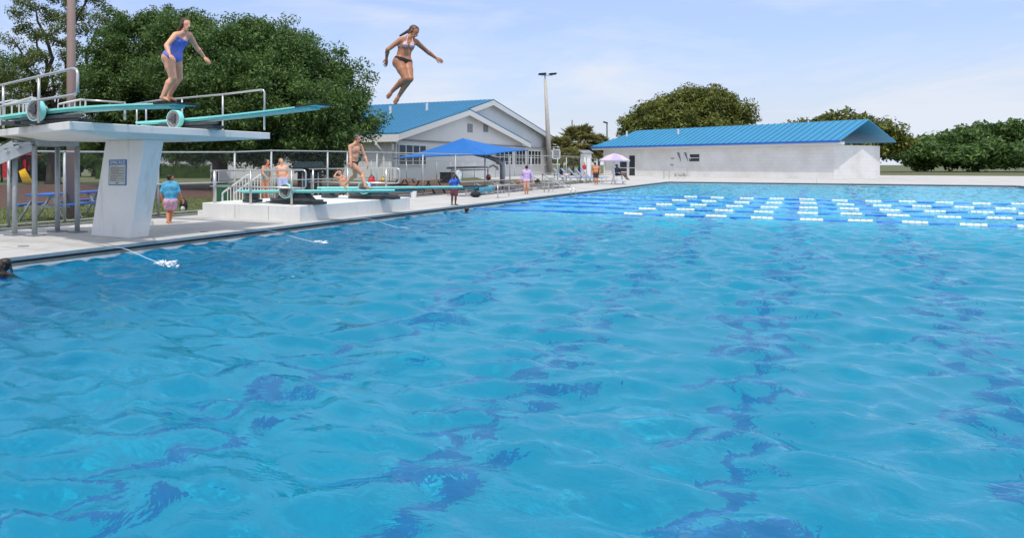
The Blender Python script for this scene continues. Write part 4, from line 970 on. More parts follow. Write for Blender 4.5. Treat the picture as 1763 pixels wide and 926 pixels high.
for px in (778, 840): a_ = at(px, 289, 52.2); MB().tube([a_ * (1, 1, 0), a_], .05, 8).build('post', M['rail_white'], t)
MB().tube([at(842, 287.5, 52), at(849, 284, 52), at(856, 288, 52), at(857, 293, 52)], .09, 8).build('hook', M['trim_dark'], t)

# ------------------------------------------------------------------ blue canopy on a single post
PK = at(797, 238, 50); c4 = [at(677, 273, 54), at(838, 266.5, 43.5), at(910, 258.5, 47), at(760, 264, 58)]
t = thing('shade_canopy', 'bright blue fabric canopy on one curved grey post', 'canopy', at(863, 318, 49) * (1, 1, 0))
mb = MB(); V = []; Fc = []; n = 10
for e in range(4):
    a_, b_ = c4[e], c4[(e + 1) % 4]; o = len(V)
    for i in range(n + 1):
        for j in range(n + 1):
            s = i / n; q = a_ + (b_ - a_) * j / n; q = q + (PK - q) * .03 * math.sin(math.pi * j / n)
            p = PK + (q - PK) * s - UP * .10 * math.sin(math.pi * s); V.append(p)
    for i in range(n):
        for j in range(n): k = o + i * (n + 1) + j; Fc.append((k, k + n + 1, k + n + 2, k + 1))
cn = mesh_obj('fabric', np.array(V), Fc, M['canvas'], t, smooth=True); sd_ = cn.modifiers.new('thick', 'SOLIDIFY'); sd_.thickness = .03
pb_ = at(865, 318, 49) * (1, 1, 0); MB().tube([pb_, pb_ + UP * 1.7, at(866, 272, 49)], [.17, .16, .14], 12).build('post', M['galv'], t, smooth=True)
MB().tube([at(866, 285, 49), at(858, 277, 49), at(840, 270, 49.3), at(815, 265, 49.7), at(798, 252, 50), at(797, 240, 50)], [.16, .16, .14, .12, .1, .06], 10).build('arm', M['galv'], t, smooth=True)
for q in c4: MB().tube([at(799, 250, 50), q - UP * .04 + (PK - q) * .01], .035, 6).build('rafter', M['trim_dark'], t)

# ------------------------------------------------------------------ bleachers, loungers, chairs, rails
def bleacher(L, tiers):
    t = thing('bleacher', '', 'bleacher', (0, 0, 0), 'aluminium bleachers on the deck'); pl = MB()
    for k in range(tiers):
        for j in (0, .13): pl.beam((0, .55 * k + j, .42 + .28 * k), (L, .55 * k + j, .42 + .28 * k), .12, .04)
        if k: pl.beam((0, .55 * k - .28, .14 + .28 * k), (L, .55 * k - .28, .14 + .28 * k), .22, .03)
    pl.build('planks', M['alu'], t)
    for x in np.linspace(.3, L - .3, max(2, int(L / 1.8))):
        fr = MB().beam((x, -.05, .04), (x, .55 * tiers, .04), .06, .06)
        for k in range(tiers): fr.beam((x, .55 * k + .06, .05), (x, .55 * k + .06, .40 + .28 * k), .05, .05)
        fr.beam((x, 0, .36), (x, .55 * (tiers - 1) + .1, .36 + .28 * (tiers - 1)), .05, .05); fr.build('frame', M['alu'], t)
    return t
bl = bleacher(5.5, 2); bl.location = onY(800, 14.9); bl['label'] = 'low aluminium bleacher with an aqua towel beside the low board tip'
dup(bl, onY(866, 14.9), label='low aluminium bleacher behind the girl in lilac')
b3 = bleacher(6., 3); b3.location = onY(940, 14.6); b3['label'] = 'taller aluminium bleacher beyond the pool hand rails'
q = onY(836, 14.85, .455)
mb = MB(); V = []; Fc = []
for i in range(13):
    for j, (yy, zz) in enumerate(((-.085, -.30), (-.083, -.02), (-.05, .012), (.2, .012), (.225, -.02), (.23, -.2))):
        V.append(q + np.array((-1.1 + i * .17, yy - .0 + .012 * math.sin(i * 1.7 + j), zz + .008 * math.sin(i * 2.1 + j) - (.05 * math.sin(i * .9) if j in (0, 5) else 0))))
for i in range(12):
    for j in range(5): k = i * 6 + j; Fc.append((k, k + 1, k + 7, k + 6))
tw = mesh_obj('towel', np.array(V), Fc, M['towel_blue'], smooth=True, loc=tuple(q)); tw.modifiers.new('thick', 'SOLIDIFY').thickness = .015; tag(tw, 'aqua towel draped over the bleacher near the low board tip', 'towel')
for k, (px, m_, lab) in enumerate(((925, M['black'], 'black towel heaped on the bleacher by the hand rails'), (975, M['bikini_pink'], 'pink patterned towel heaped on the taller bleacher'), (893, M['orange_wood'], 'orange towel on the bleacher beside the girl in lilac'))):
    q = onY(px, 14.95 if k != 1 else 15.2, .47 if k != 1 else .75); mb = MB(); mb.ball(q + UP * .07, .3, 12, 6, (1.1, .5, .28)); mb.ball(q + UP * .1 + np.array((.25, .05, 0)), .2, 10, 6, (1, .6, .5)); tag(mb.build('towel', m_, smooth=True, loc=q), lab, 'towel')
# short guard rail at the deck
a_ = gz(857, 342); guard('short steel rail with a single post near the low board tip', [[a_ + UP * .62 - np.array((2.2, -.4, 0)), a_ + UP * .62, a_ + UP * .62 + np.array((3.0, .5, 0))]], .022, [(a_, a_ + UP * .66, .028), (a_ + np.array((2.9, .5, 0)), a_ + np.array((2.9, .5, .62)), .024)], M['steel'])
# pool hand rails
for off, lab in ((0, 'nearer bent steel hand rail going down into the pool'), (8, 'farther bent steel hand rail going down into the pool')):
    d0 = 43.5 + off * .09
    base_ = gz(937 + off, 331 - off * .15); dd0 = base_ @ F
    def hp(px, py, k): return at(px + off, py, dd0 - 1.1 * k)
    e = hp(983, 336, 1); e2 = e.copy(); e2[2] = -.35
    t = thing('hand_rail', lab, 'hand rail', base_, 'steel hand rails at the pool edge')
    MB().tube([base_, hp(937, 311, 0), hp(938.5, 308, .03), hp(942, 306.8, .1), hp(975, 322.5, .8), hp(981, 326, .95), hp(983, 329, 1), e2], .03, 10).build('tube', M['steel'], t, smooth=True)
    MB().tube([hp(944, 308, .15), hp(944, 308, .15) * (1, 1, 0)], .022, 8).build('post', M['steel'], t)
for i, px in enumerate((1143, 1152)):
    base_ = gz(px, 307.8); dd0 = base_ @ F
    t = thing('hand_rail', ('first' if i == 0 else 'second') + ' of two small hand rails at the far pool corner', 'hand rail', base_, 'steel hand rails at the far pool corner')
    def hp(dx, py, k): return at(px + dx, py, dd0 - 1.5 * k)
    MB().tube([base_, hp(0, 295, 0), hp(2, 293.3, .1), hp(5, 293.5, .2), hp(24, 303, .9), hp(25, 305, 1), hp(25, 312, 1)], .035, 8).build('tube', M['steel'], t, smooth=True)

def lounger():
    t = thing('sun_lounger', '', 'sun lounger', (0, 0, 0), 'blue striped loungers on the far deck')
    for x in (-.3, .3):
        MB().tube([(x, -1.0, .34), (x, .25, .34), (x, .8, .95)], .025, 8).build('side_rail', M['white'], t)
        for y in (-.85, .2): MB().tube([(x, y, 0), (x, y, .34)], .022, 8).build('leg', M['white'], t)
    mb = MB()
    for i, x in enumerate(np.linspace(-.26, .26, 5)):
        mb.cur = 0 if i % 2 == 0 else 1; w_ = .125
        mb.hexa([(x - w_ / 2, -1.0, .345), (x + w_ / 2, -1.0, .345), (x + w_ / 2, .24, .345), (x - w_ / 2, .24, .345)], [(x - w_ / 2, -1.0, .365), (x + w_ / 2, -1.0, .365), (x + w_ / 2, .24, .365), (x - w_ / 2, .24, .365)])
        mb.hexa([(x - w_ / 2, .25, .345), (x + w_ / 2, .25, .345), (x + w_ / 2, .8, .955), (x - w_ / 2, .8, .955)], [(x - w_ / 2, .24, .365), (x + w_ / 2, .24, .365), (x + w_ / 2, .785, .975), (x - w_ / 2, .785, .975)])
    mb.build('sling', [M['blue_plastic'], M['plastic_white']], t); return t
lg = lounger(); Ls = ((968, 305.5, 'blue striped lounger nearest the light pole'), (981, 305, 'blue striped lounger second from the light pole'), (993, 304.5, 'blue striped lounger between its neighbours, third from the light pole'), (1006, 306.5, 'blue striped lounger beside the man in dark shorts'), (1015, 304.5, 'blue striped lounger just behind the man in dark shorts'))
for i, (px, py, lab) in enumerate(Ls):
    o = lg if i == 0 else dup(lg, (0, 0, 0)); p = gz(px + 6, py + 9); o.location = p; o.rotation_euler = (0, 0, R(8)); o['label'] = lab; o.scale = (1.3, 1.3, 1.3)

# A-frame sign, white table, bench near the low building
p = gz(1097, 302.5); t = thing('sandwich_board', 'white sandwich board sign with an aqua drawing by the doors', 'sign', p)
for sg_ in (-1, 1):
    a_ = p - F * sg_ * -.28; MB().hexa([a_ - RGT * .48 + UP * .02, a_ + RGT * .48 + UP * .02, a_ + RGT * .48 + F * .04 + UP * .02, a_ - RGT * .48 + F * .04 + UP * .02], [p - RGT * .42 + F * .022 * sg_ + UP * .98, p + RGT * .42 + F * .022 * sg_ + UP * .98, p + RGT * .42 + F * (.022 * sg_ + .04) + UP * .98, p - RGT * .42 + F * (.022 * sg_ + .04) + UP * .98]).build('panel', M['plastic_white'], t)
lo = MB().ball(p - F * .19 + UP * .45, .24, 14, 6, (1, .25, .8)); lo.build('drawing', M['bluepaint'], t)
lo = MB().beam(p - F * .29 - RGT * .28 + UP * .14, p - F * .29 + RGT * .28 + UP * .14, .02, .06).build('lettering', M['dark'], t)
p = gz(1183, 303.5); t = thing('side_table', 'white plastic table on the deck by the far pool corner', 'table', p)
MB().tube([p + UP * .66, p + UP * .72], .75, 16).build('table_top', M['plastic_white'], t)
for a in range(4): q = p + np.array((.5 * math.cos(a * 1.57 + .6), .5 * math.sin(a * 1.57 + .6), 0)); MB().tube([q, q + UP * .66], .07, 8).build('leg', M['plastic_white'], t)
p = W(wpx(1166), .6); t = thing('bench', 'grey slatted bench against the low white wall', 'bench', p)
for z, o in ((.45, 0), (.62, -.2), (.8, -.22), (.98, -.24)): MB().beam(p + nrm * o + UP * z, p + u * 1.7 + nrm * o + UP * z, .12 if z > .5 else .42, .09 if z > .5 else .05, ).build('seat' if z < .5 else 'back_slat', M['trim'], t)
for s_ in (.15, 1.5): MB().beam(p + u * s_ + UP * .0, p + u * s_ + UP * .43, .06, .3).build('leg', M['trim_dark'], t)

# lifeguard chair and umbrella
p = gz(1066, 317.5); LG = p.copy(); t = thing('lifeguard_chair', 'low white lifeguard chair at the pool edge under the umbrella', 'lifeguard chair', p)
ru = RGT; fd = F
for a in (-.42, .42):
    for c_ in (-.35, .35):
        q = p + ru * a * 1.15 + fd * c_ * 1.15; MB().beam(q, p + ru * a * .75 + fd * c_ + UP * .74, .09, .09).build('leg', M['plastic_white'], t)
    MB().beam(p + ru * a + fd * -.38 + UP * .25, p + ru * a + fd * .38 + UP * .25, .06, .1).build('rung', M['plastic_white'], t)
for c_ in (-.36, .36): MB().beam(p - ru * .46 + fd * c_ + UP * .32, p + ru * .46 + fd * c_ + UP * .32, .06, .12).build('rung', M['plastic_white'], t); MB().beam(p - ru * .4 + fd * c_ + UP * 1.0, p + ru * .45 + fd * c_ + UP * .98, .07, .05).build('armrest', M['plastic_white'], t)
MB().beam(p - ru * .4 + UP * .76, p + ru * .42 + UP * .76, .72, .05).build('seat', M['plastic_white'], t); MB().beam(p - ru * .42 + UP * .8, p - ru * .56 + UP * 1.42, .68, .05).build('backrest', M['plastic_white'], t)
q = p - ru * .62 + fd * .45; t = thing('umbrella', 'lilac and white parasol over the lifeguard chair', 'umbrella', q)
tp_ = at(1057.5, 264, q @ F); q2 = tp_ * (1, 1, 0); MB().tube([q2, tp_], .028, 8).build('pole', M['plastic_white'], t)
mb = MB(); n = 8; rim = [tp_ + np.array((1.22 * math.cos(2 * math.pi * k / n), 1.22 * math.sin(2 * math.pi * k / n), -.56)) for k in range(n)]; mid = [tp_ + np.array((.65 * math.cos(2 * math.pi * k / n), .65 * math.sin(2 * math.pi * k / n), -.20)) for k in range(n)]
for k in range(n):
    mb.cur = k % 2; k2 = (k + 1) % n; mb.add([tp_, mid[k], mid[k2]], [(0, 1, 2)]); mb.add([mid[k], rim[k], rim[k2], mid[k2]], [(0, 1, 2, 3)]); mb.add([rim[k], rim[k] - UP * .12, rim[k2] - UP * .12, rim[k2]], [(0, 1, 2, 3)])
o = mb.build('canopy', [M['canvas_lilac'], M['canvas_pale']], t); o.modifiers.new('thick', 'SOLIDIFY').thickness = .012

# ------------------------------------------------------------------ lane ropes
def rope(X, ysw, label, seed):
    """blue floats from the near wall to ysw, then alternating white and blue"""
    t = thing('lane_rope', label, 'lane rope', (X, PY1, WZ), 'blue and white lane ropes')
    segs = [(PY1, ysw, 0)]; y = ysw; c = 1
    while y > PY0 + .5: segs.append((y, max(y - .66, PY0), c)); y -= .68 + .05 * math.sin(y * 3 + seed); c = 1 - c
    for a_, b_, cc in segs:
        n_ = max(1, int(abs(a_ - b_) / .14)); pts = []; rs = []
        for i in range(n_):
            y0 = a_ + (b_ - a_) * i / n_; y1 = a_ + (b_ - a_) * (i + .82) / n_
            q_ = (.046, .024) if cc == 0 else (.062, .028); z = WZ + .022 + .012 * math.sin(y0 * 1.3 + seed); dx = .14 * math.sin(y0 * .31 + seed) + .05 * math.sin(y0 * .9 + 2 * seed)
            pts += [(X + dx, y0, z), (X + dx, y0 - .001, z), (X + dx, y1, z), (X + dx, y1 - .001, z)]; rs += [q_[1], q_[0], q_[0], q_[1]]
        MB().tube(pts, rs, 8).build('float_run', M['blue_rope' if cc == 0 else 'white_rope'], t)
Rp = [(1150, 338.9, 1178), (1150, 345.4, 1157), (1150, 352.5, 1131), (1150, 360.3, 1102), (1150, 370, 1075)]
labs = ['lane rope farthest of the close set of five', 'lane rope second farthest of the close set of five', 'middle lane rope of the close set of five', 'lane rope second nearest of the close set of five', 'nearest lane rope with the longest white floats']
for i, (px, py, sw) in enumerate(Rp):
    X = gz(px, py, WZ + .03)[0]; rope(X, onX(sw, X)[1], labs[i], i)
X = gz(1180, 314, WZ + .03)[0]; rope(X, -8., 'lone blue lane rope near the far end of the pool', 9)

# ------------------------------------------------------------------ water jets
def jet(p0, p1, label, seed, sc_=1.):
    rg = random.Random(seed); p0 = np.array(p0); p1 = np.array(p1)
    t = thing('water_jet', label, 'water jet', p1, 'water jets arching into the pool'); pts = []; rs = []; n = 16
    for i in range(n + 1):
        s = i / n; p = p0 + (p1 - p0) * s; p[2] = p0[2] + .05 * math.sin(math.pi * min(1, s * 1.4)) * (1 - s) * 2 - (p0[2] - p1[2]) * s ** 2.0; pts.append(p); rs.append((.005 + .005 * s + rg.uniform(0, .003)) * (.6 + .4 * sc_))
    MB().tube(pts, rs, 8).build('stream', M['jet'], t, smooth=True)
    sp = MB(); K = sc_
    for k in range(60):
        a = rg.uniform(0, 6.28); r = abs(rg.gauss(0, .12)) * K; q = p1 + np.array((r * math.cos(a), r * math.sin(a), 0)) + (p1 - p0) * .05 * rg.random(); sp.ball(q + UP * (.006 + max(0, .05 - r * .4) * rg.random()), rg.uniform(.008, .03) * K, 7, 4, (1.3, 1.3, .75))
    for k in range(60):
        a = rg.uniform(0, 6.28); h = rg.uniform(.015, .10) * K; r0 = rg.uniform(.01, .10) * K; q = p1 + np.array((r0 * math.cos(a), r0 * math.sin(a), 0)); L = rg.uniform(.04, .16) * K; e = q + np.array((L * math.cos(a), L * math.sin(a), h)); sp.tube([q, (q + e) / 2 + UP * .025 * K, e], [.016 * K, .010 * K, .003], 6)
    sp.build('splash', M['foam'], t, smooth=True)
e0 = gz(286, 457, WZ); jet((onY(178, PY1 + .0)[0], PY1 - .02, -.035), e0, 'nearest water jet landing in a white splash before the tower', 1)
e0 = gz(553, 420, WZ); jet((onY(428, PY1)[0], PY1 - .02, -.035), e0, 'middle water jet arching from the edge beside the low plinth', 2, .85)
e0 = gz(695, 394.5, WZ); jet((onY(606, PY1)[0], PY1 - .02, -.035), e0, 'farthest water jet arching from the edge past the low plinth', 3, .65)

# ------------------------------------------------------------------ people (one continuous surface each, grown from a signed distance field)
def surface_nets(f, org, h):
    s = f < 0; nx, ny, nz = f.shape
    c = s[:-1, :-1, :-1].astype(np.int8)
    for dx, dy, dz in ((1, 0, 0), (0, 1, 0), (0, 0, 1), (1, 1, 0), (1, 0, 1), (0, 1, 1), (1, 1, 1)):
        c = c + s[dx:nx - 1 + dx, dy:ny - 1 + dy, dz:nz - 1 + dz]
    act = (c > 0) & (c < 8); I = np.argwhere(act); idx = -np.ones(act.shape, np.int64); idx[act] = np.arange(len(I))
    P = np.zeros((len(I), 3)); cnt = np.zeros(len(I))
    cor = [(0, 0, 0), (1, 0, 0), (0, 1, 0), (1, 1, 0), (0, 0, 1), (1, 0, 1), (0, 1, 1), (1, 1, 1)]
    for a in range(8):
        for b_ in range(a + 1, 8):
            ca, cb_ = np.array(cor[a]), np.array(cor[b_])
            if np.abs(ca - cb_).sum() != 1: continue
            ia, ib = I + ca, I + cb_; fa = f[ia[:, 0], ia[:, 1], ia[:, 2]]; fb = f[ib[:, 0], ib[:, 1], ib[:, 2]]
            m_ = (fa < 0) != (fb < 0); t_ = fa / np.where(m_, fa - fb, 1)
            P += np.where(m_[:, None], ca + (cb_ - ca) * t_[:, None], 0); cnt += m_
    V = (I + P / cnt[:, None]) * h + org; faces = []
    for ax in range(3):
        sl0 = [slice(1, -1)] * 3; sl0[ax] = slice(0, -1); sl1 = list(sl0); sl1[ax] = slice(1, None)
        a, b_ = s[tuple(sl0)], s[tuple(sl1)]; E = np.argwhere(a != b_); flip = a[a != b_]
        off = np.array([1, 1, 1]); off[ax] = 0; E = E + off; u_, v_ = [(1, 2), (2, 0), (0, 1)][ax]
        def cell(du, dv): q = E.copy(); q[:, u_] -= du; q[:, v_] -= dv; return idx[q[:, 0], q[:, 1], q[:, 2]]
        q = np.stack([cell(1, 1), cell(0, 1), cell(0, 0), cell(1, 0)], -1); q = np.where(flip[:, None], q, q[:, ::-1]); faces.append(q)
    return V, np.concatenate(faces)
class Field:
    def __init__(s, lo, hi, h):
        s.h = h; s.lo = np.array(lo); n = np.ceil((np.array(hi) - s.lo) / h).astype(int) + 1; s.f = np.full(n, 1.0, np.float32)
    def add(s, a, b_, ra, rb, k=.02):
        pad = max(ra, rb) + k + 3 * s.h; lo = np.minimum(a, b_) - pad; hi = np.maximum(a, b_) + pad
        i0 = np.clip(np.floor((lo - s.lo) / s.h).astype(int), 0, np.array(s.f.shape)); i1 = np.clip(np.ceil((hi - s.lo) / s.h).astype(int) + 1, 0, np.array(s.f.shape))
        if np.any(i1 <= i0): return
        G = np.meshgrid(*[s.lo[q] + s.h * np.arange(i0[q], i1[q]) for q in range(3)], indexing='ij', sparse=True)
        d = b_ - a; L2 = d @ d + 1e-12; t = np.clip(sum((G[q] - a[q]) * d[q] for q in range(3)) / L2, 0, 1)
        D = np.sqrt(sum((G[q] - a[q] - d[q] * t) ** 2 for q in range(3))) - (ra + (rb - ra) * t)
        S_ = tuple(slice(i0[q], i1[q]) for q in range(3)); F0 = s.f[S_]; hh = np.maximum(k - np.abs(F0 - D), 0) / k
        s.f[S_] = np.minimum(F0, D) - hh * hh * k * .25
    def clip(s, p, n):
        G = [s.lo[q] + s.h * np.arange(s.f.shape[q]) for q in range(3)]; G = np.meshgrid(*G, indexing='ij', sparse=True)
        s.f = np.maximum(s.f, sum((G[q] - p[q]) * n[q] for q in range(3))).astype(np.float32)
    def mesh(s):
        f = s.f; f[0] = f[-1] = 1; f[:, 0] = f[:, -1] = 1; f[:, :, 0] = f[:, :, -1] = 1; f[f == 0] = 1e-6
        return surface_nets(f, s.lo, s.h)
def unit(v): return v / (np.linalg.norm(v) + 1e-9)
def reach(parent, px, py, L, sgn):
    """point on the ray of (px, py) at distance L from parent; sgn chooses farther (+1) or nearer (-1), 0 keeps the depth"""
    r = at(px, py, 1.0) - np.array((0, 0, CAMZ)); c = parent - np.array((0, 0, CAMZ)); d0 = c @ F
    if sgn == 0: return np.array((0, 0, CAMZ)) + r * d0
    A = r @ r; B = -2 * (r @ c); C = c @ c - L * L; D = B * B - 4 * A * C
    t = (-B + sgn * math.sqrt(D)) / (2 * A) if D > 0 else -B / (2 * A); return np.array((0, 0, CAMZ)) + r * t
def person(label, d, H, J, skin, hair, face, wear=(), build=1., fem=False, h=.009, hairlen=0, ponytail=None, legs=None):
    """J: joints in photo pixels. (px, py, depth offset) for trunk joints, (px, py, sign) for limb joints."""
    T = {k: at(J[k][0], J[k][1], d + (J[k][2] if len(J[k]) > 2 else 0)) for k in ('neck', 'pel', 'sa', 'sb', 'pa', 'pb', 'head')}
    neck, pel, sa, sb, pa, pb, head = (T[k] for k in ('neck', 'pel', 'sa', 'sb', 'pa', 'pb', 'head'))
    fwd = unit(RGT * face[0] - F * face[1]); fh = unit(RGT * face[2] - F * face[3] + UP * (face[4] if len(face) > 4 else 0)) if len(face) > 3 else fwd
    up = unit(neck - pel); prims = []
    def add(tagn, a, b_, ra, rb, k=.02): prims.append((tagn, a, b_, ra, rb, k))
    B = build; lat = unit(sb - sa); lath = unit(pb - pa)
    chest = neck + (pel - neck) * .33 + fwd * .0 * H; waist = neck + (pel - neck) * .66
    cw = .052 * H * B; ww_ = (.036 if fem else .042) * H * B; rc = .058 * H * B; rw = (.048 if fem else .053) * H * (B if B <= 1 else B * 1.08); rh = (.062 if fem else .056) * H * (B * .35 + (legs or B) * .65)
    add('tor', chest - lat * cw, chest + lat * cw, rc, rc, .03)
    for s_ in (-1, 1):
        add('tor', chest + lat * cw * s_ * .9, waist + lat * ww_ * s_, rc, rw, .04); add('tor', waist + lat * ww_ * s_, (pa if s_ < 0 else pb) * .7 + pel * .3 + up * .02 * H, rw, rh, .04)
        sh = sa if s_ < 0 else sb; add('tor', chest + lat * cw * s_ * .7 + up * .03 * H, sh - lat * s_ * .025 * H, .052 * H, .034 * H * B, .04); add('tor', neck + up * .012 * H, sh - lat * s_ * .012 * H, .026 * H, .034 * H * B, .035)
    add('tor', waist - lath * ww_ * .6, waist + lath * ww_ * .6, rw, rw, .04)
    add('hip', pa, pb, rh, rh, .04)
    for q in (pa, pb): add('hip', q - fwd * .022 * H - up * .012 * H, q - fwd * .022 * H - up * .012 * H, .056 * H * B, .056 * H * B, .03)
    if fem:
        for s_ in (-1, 1): q = chest + lat * .045 * H * s_ + fwd * .047 * H + up * .004 * H; add('bust', q, q + up * .01 * H, .034 * H, .026 * H, .02)
    # head
    hu = unit(unit(head - neck) * .6 + UP * .4); hu = unit(hu - fh * (hu @ fh)); hr = np.cross(fh, hu); s_h = H if H > 1.45 else H * .5 + .78
    cr = head + hu * .022 * s_h - fh * .012 * s_h; chin = head - hu * .052 * s_h + fh * .026 * s_h
    add('neck', neck - up * .01 * H, head - hu * .03 * s_h - fh * .012 * s_h, .034 * H * (B ** .5), .030 * s_h, .02)
    add('head', cr - fh * .010 * s_h, cr + fh * .012 * s_h, .048 * s_h, .046 * s_h, .015); add('head', head + fh * .012 * s_h, chin, .040 * s_h, .021 * s_h, .02)
    eyeh = head + hu * .0 * s_h
    add('face', eyeh + fh * .050 * s_h, head - hu * .018 * s_h + fh * .063 * s_h, .006 * s_h, .0095 * s_h, .008)
    for s_ in (-1, 1): q = head - hu * .008 * s_h + hr * .050 * s_h * s_ - fh * .006 * s_h; add('face', q + hu * .012 * s_h, q - hu * .012 * s_h, .009 * s_h, .007 * s_h, .006)
    add('face', head - hu * .034 * s_h + fh * .052 * s_h - hr * .010 * s_h, head - hu * .034 * s_h + fh * .052 * s_h + hr * .010 * s_h, .0075 * s_h, .0075 * s_h, .006)
    # arms
    X = {}
    for sd, sh in (('a', sa), ('b', sb)):
        if 'e' + sd not in J: continue
        el = reach(sh, *J['e' + sd][:2], .178 * H, J['e' + sd][2]); wr = reach(el, *J['w' + sd][:2], .148 * H, J['w' + sd][2]); tip = reach(wr, *J['h' + sd][:2], .10 * H, J['h' + sd][2] if len(J['h' + sd]) > 2 else 0)
        X['e' + sd], X['w' + sd] = el, wr; bb = B ** .7
        add('up' + sd, sh, el, .034 * H * bb, .025 * H * bb, .02); add('fo' + sd, el, el + (wr - el) * .3, .025 * H * bb, .0265 * H * bb, .012); add('fo' + sd, el + (wr - el) * .3, wr, .0265 * H * bb, .0165 * H * bb, .012)
        hd = unit(tip - wr); side = unit(np.cross(hd, fwd + F * .3 + UP * .2)); nrm_ = np.cross(hd, side); hl = .10 * H; pw = .018 * H
        kn = wr + hd * hl * .5
        for j in range(4):
            o = (j - 1.5) / 1.5; add('hand', wr + side * pw * .45 * o + hd * .01, kn + side * pw * o, .0085 * H, .0078 * H, .008)
            L = hl * (.46, .54, .50, .40)[j]; m_ = kn + side * pw * 1.08 * o + (hd + side * .10 * o) * L * .5 + nrm_ * .006 * H; add('hand', kn + side * pw * o, m_, .0062 * H, .0056 * H, .004); add('hand', m_, m_ + (hd + side * .08 * o) * L * .5 + nrm_ * .016 * H, .0055 * H, .0046 * H, .003)
        th = wr + hd * hl * .18 + side * pw; th2 = th + side * .022 * H + hd * .022 * H; add('hand', wr + hd * hl * .1 + side * pw * .5, th2, .009 * H, .0066 * H, .006); add('hand', th2, th2 + hd * .024 * H + side * .004 * H + nrm_ * .006 * H, .0064 * H, .0052 * H, .004)
    # legs
    for sd, hp_ in (('a', pa), ('b', pb)):
        if 'k' + sd not in J: continue
        kn = reach(hp_, *J['k' + sd][:2], .235 * H, J['k' + sd][2]); an = reach(kn, *J['n' + sd][:2], .235 * H, J['n' + sd][2]); to = reach(an, *J['t' + sd][:2], .125 * H, J['t' + sd][2] if len(J['t' + sd]) > 2 else 0)
        X['k' + sd], X['n' + sd], X['t' + sd] = kn, an, to; bb = legs or B ** .7; back = unit(np.cross(np.cross(kn - hp_, an - kn), an - kn)) if np.linalg.norm(np.cross(unit(kn - hp_), unit(an - kn))) > .15 else -fwd
        if back @ fwd > 0 and np.linalg.norm(np.cross(unit(kn - hp_), unit(an - kn))) <= .5: back = -fwd
        add('th' + sd, hp_, hp_ + (kn - hp_) * .45, .058 * H * bb, .050 * H * bb, .02); add('th' + sd, hp_ + (kn - hp_) * .45, kn, .050 * H * bb, .034 * H * bb, .012)
        m_ = kn + (an - kn) * .3 + back * .012 * H; add('le' + sd, kn, m_, .033 * H * bb, .034 * H * bb, .015); add('le' + sd, m_, an, .034 * H * bb, .0195 * H * bb, .015); add('le' + sd, kn + unit(kn - hp_) * .0, an, .030 * H, .018 * H, .012)
        fd_ = unit(to - an); heel = an - unit(fd_ - UP * (fd_ @ UP)) * .012 * H - UP * .012 * H if abs(fd_[2]) < .75 else an - fd_ * .0 
        add('foot', heel, an + (to - an) * .55, .021 * H, .019 * H, .012); add('foot', an + (to - an) * .5, to, .019 * H, .012 * H, .012)
        sdv = unit(np.cross(fd_, unit(kn - an))); add('foot', an + (to - an) * .45 + sdv * .01 * H, to - fd_ * .012 * H + sdv * .018 * H, .016 * H, .010 * H, .012); add('foot', an + (to - an) * .45 - sdv * .01 * H, to - fd_ * .004 * H - sdv * .014 * H, .016 * H, .010 * H, .012)
    allp = np.array([q for p in prims for q in (p[1], p[2])]); lo, hi = allp.min(0) - .13, allp.max(0) + .13
    def field(sel, infl=0., extra=()):
        fl_ = Field(lo, hi, h)
        for p in prims:
            if sel(p[0]): fl_.add(p[1], p[2], p[3] + infl, p[4] + infl, p[5])
        for a, b_, ra, rb, k in extra: fl_.add(np.array(a), np.array(b_), ra, rb, k)
        return fl_
    fb = field(lambda s: True); V, Fc = fb.mesh()
    # face colours: eyes, brows and lips by place on the head
    mi = np.zeros(len(Fc), int); C = V[Fc].mean(1)
    for s_ in (-1, 1):
        q = eyeh + fh * .049 * s_h + hr * .019 * s_h * s_; mi[np.linalg.norm((C - q), axis=1) < .0058 * s_h] = 1
    q = head - hu * .034 * s_h + fh * .058 * s_h; mi[np.linalg.norm(C - q, axis=1) < .012 * s_h] = 2
    low_ = V[:, 2].min(); base = (pel[0], pel[1], low_)
    root = mesh_obj('person', V, Fc, [skin, M['dark_hair'], M['lips']], smooth=True, loc=base, mi=mi.tolist()); tag(root, label, 'person')
    ctx = dict(neck=neck, pel=pel, sa=sa, sb=sb, pa=pa, pb=pb, up=up, fwd=fwd, lat=lat, lath=lath, chest=chest, waist=waist, head=head, hu=hu, fh=fh, hr=hr, H=H, B=B, X=X, s=s_h)
    # hair: a cap over the skull open at the face
    ex = [(cr - fh * .014 * s_h, cr + fh * .006 * s_h, .054 * s_h, .052 * s_h, .01), (head - fh * .022 * s_h, head - hu * .03 * s_h - fh * .026 * s_h, .047 * s_h, .036 * s_h, .015)]
    if hairlen:
        ex.append((head - fh * .03 * s_h - hu * .02 * s_h, neck - fh * .035 * H - up * hairlen, .042 * s_h, .025 * s_h, .02))
        for s_ in (-1, 1): ex.append((head + hr * .046 * s_h * s_ - fh * .012 * s_h, neck + hr * .05 * s_h * s_ - fh * .01 * H - up * hairlen * .4, .018 * s_h, .013 * s_h, .015))
    if ponytail is not None:
        q0 = head - fh * .055 * s_h + hu * .01 * s_h; ex.append((q0, ponytail, .022 * s_h, .012 * s_h, .02))
    fr = field(lambda s: False, 0, ex)
    if not hairlen: fr.clip(head - hu * .035 * s_h, -hu) if ponytail is None else None
    # keep the face free: cut the wedge in front and below the hairline
    G = np.meshgrid(*[fr.lo[q] + h * np.arange(fr.f.shape[q]) for q in range(3)], indexing='ij', sparse=True)
    df = sum((G[q] - head[q]) * fh[q] for q in range(3)); dh = sum((G[q] - head[q]) * hu[q] for q in range(3))
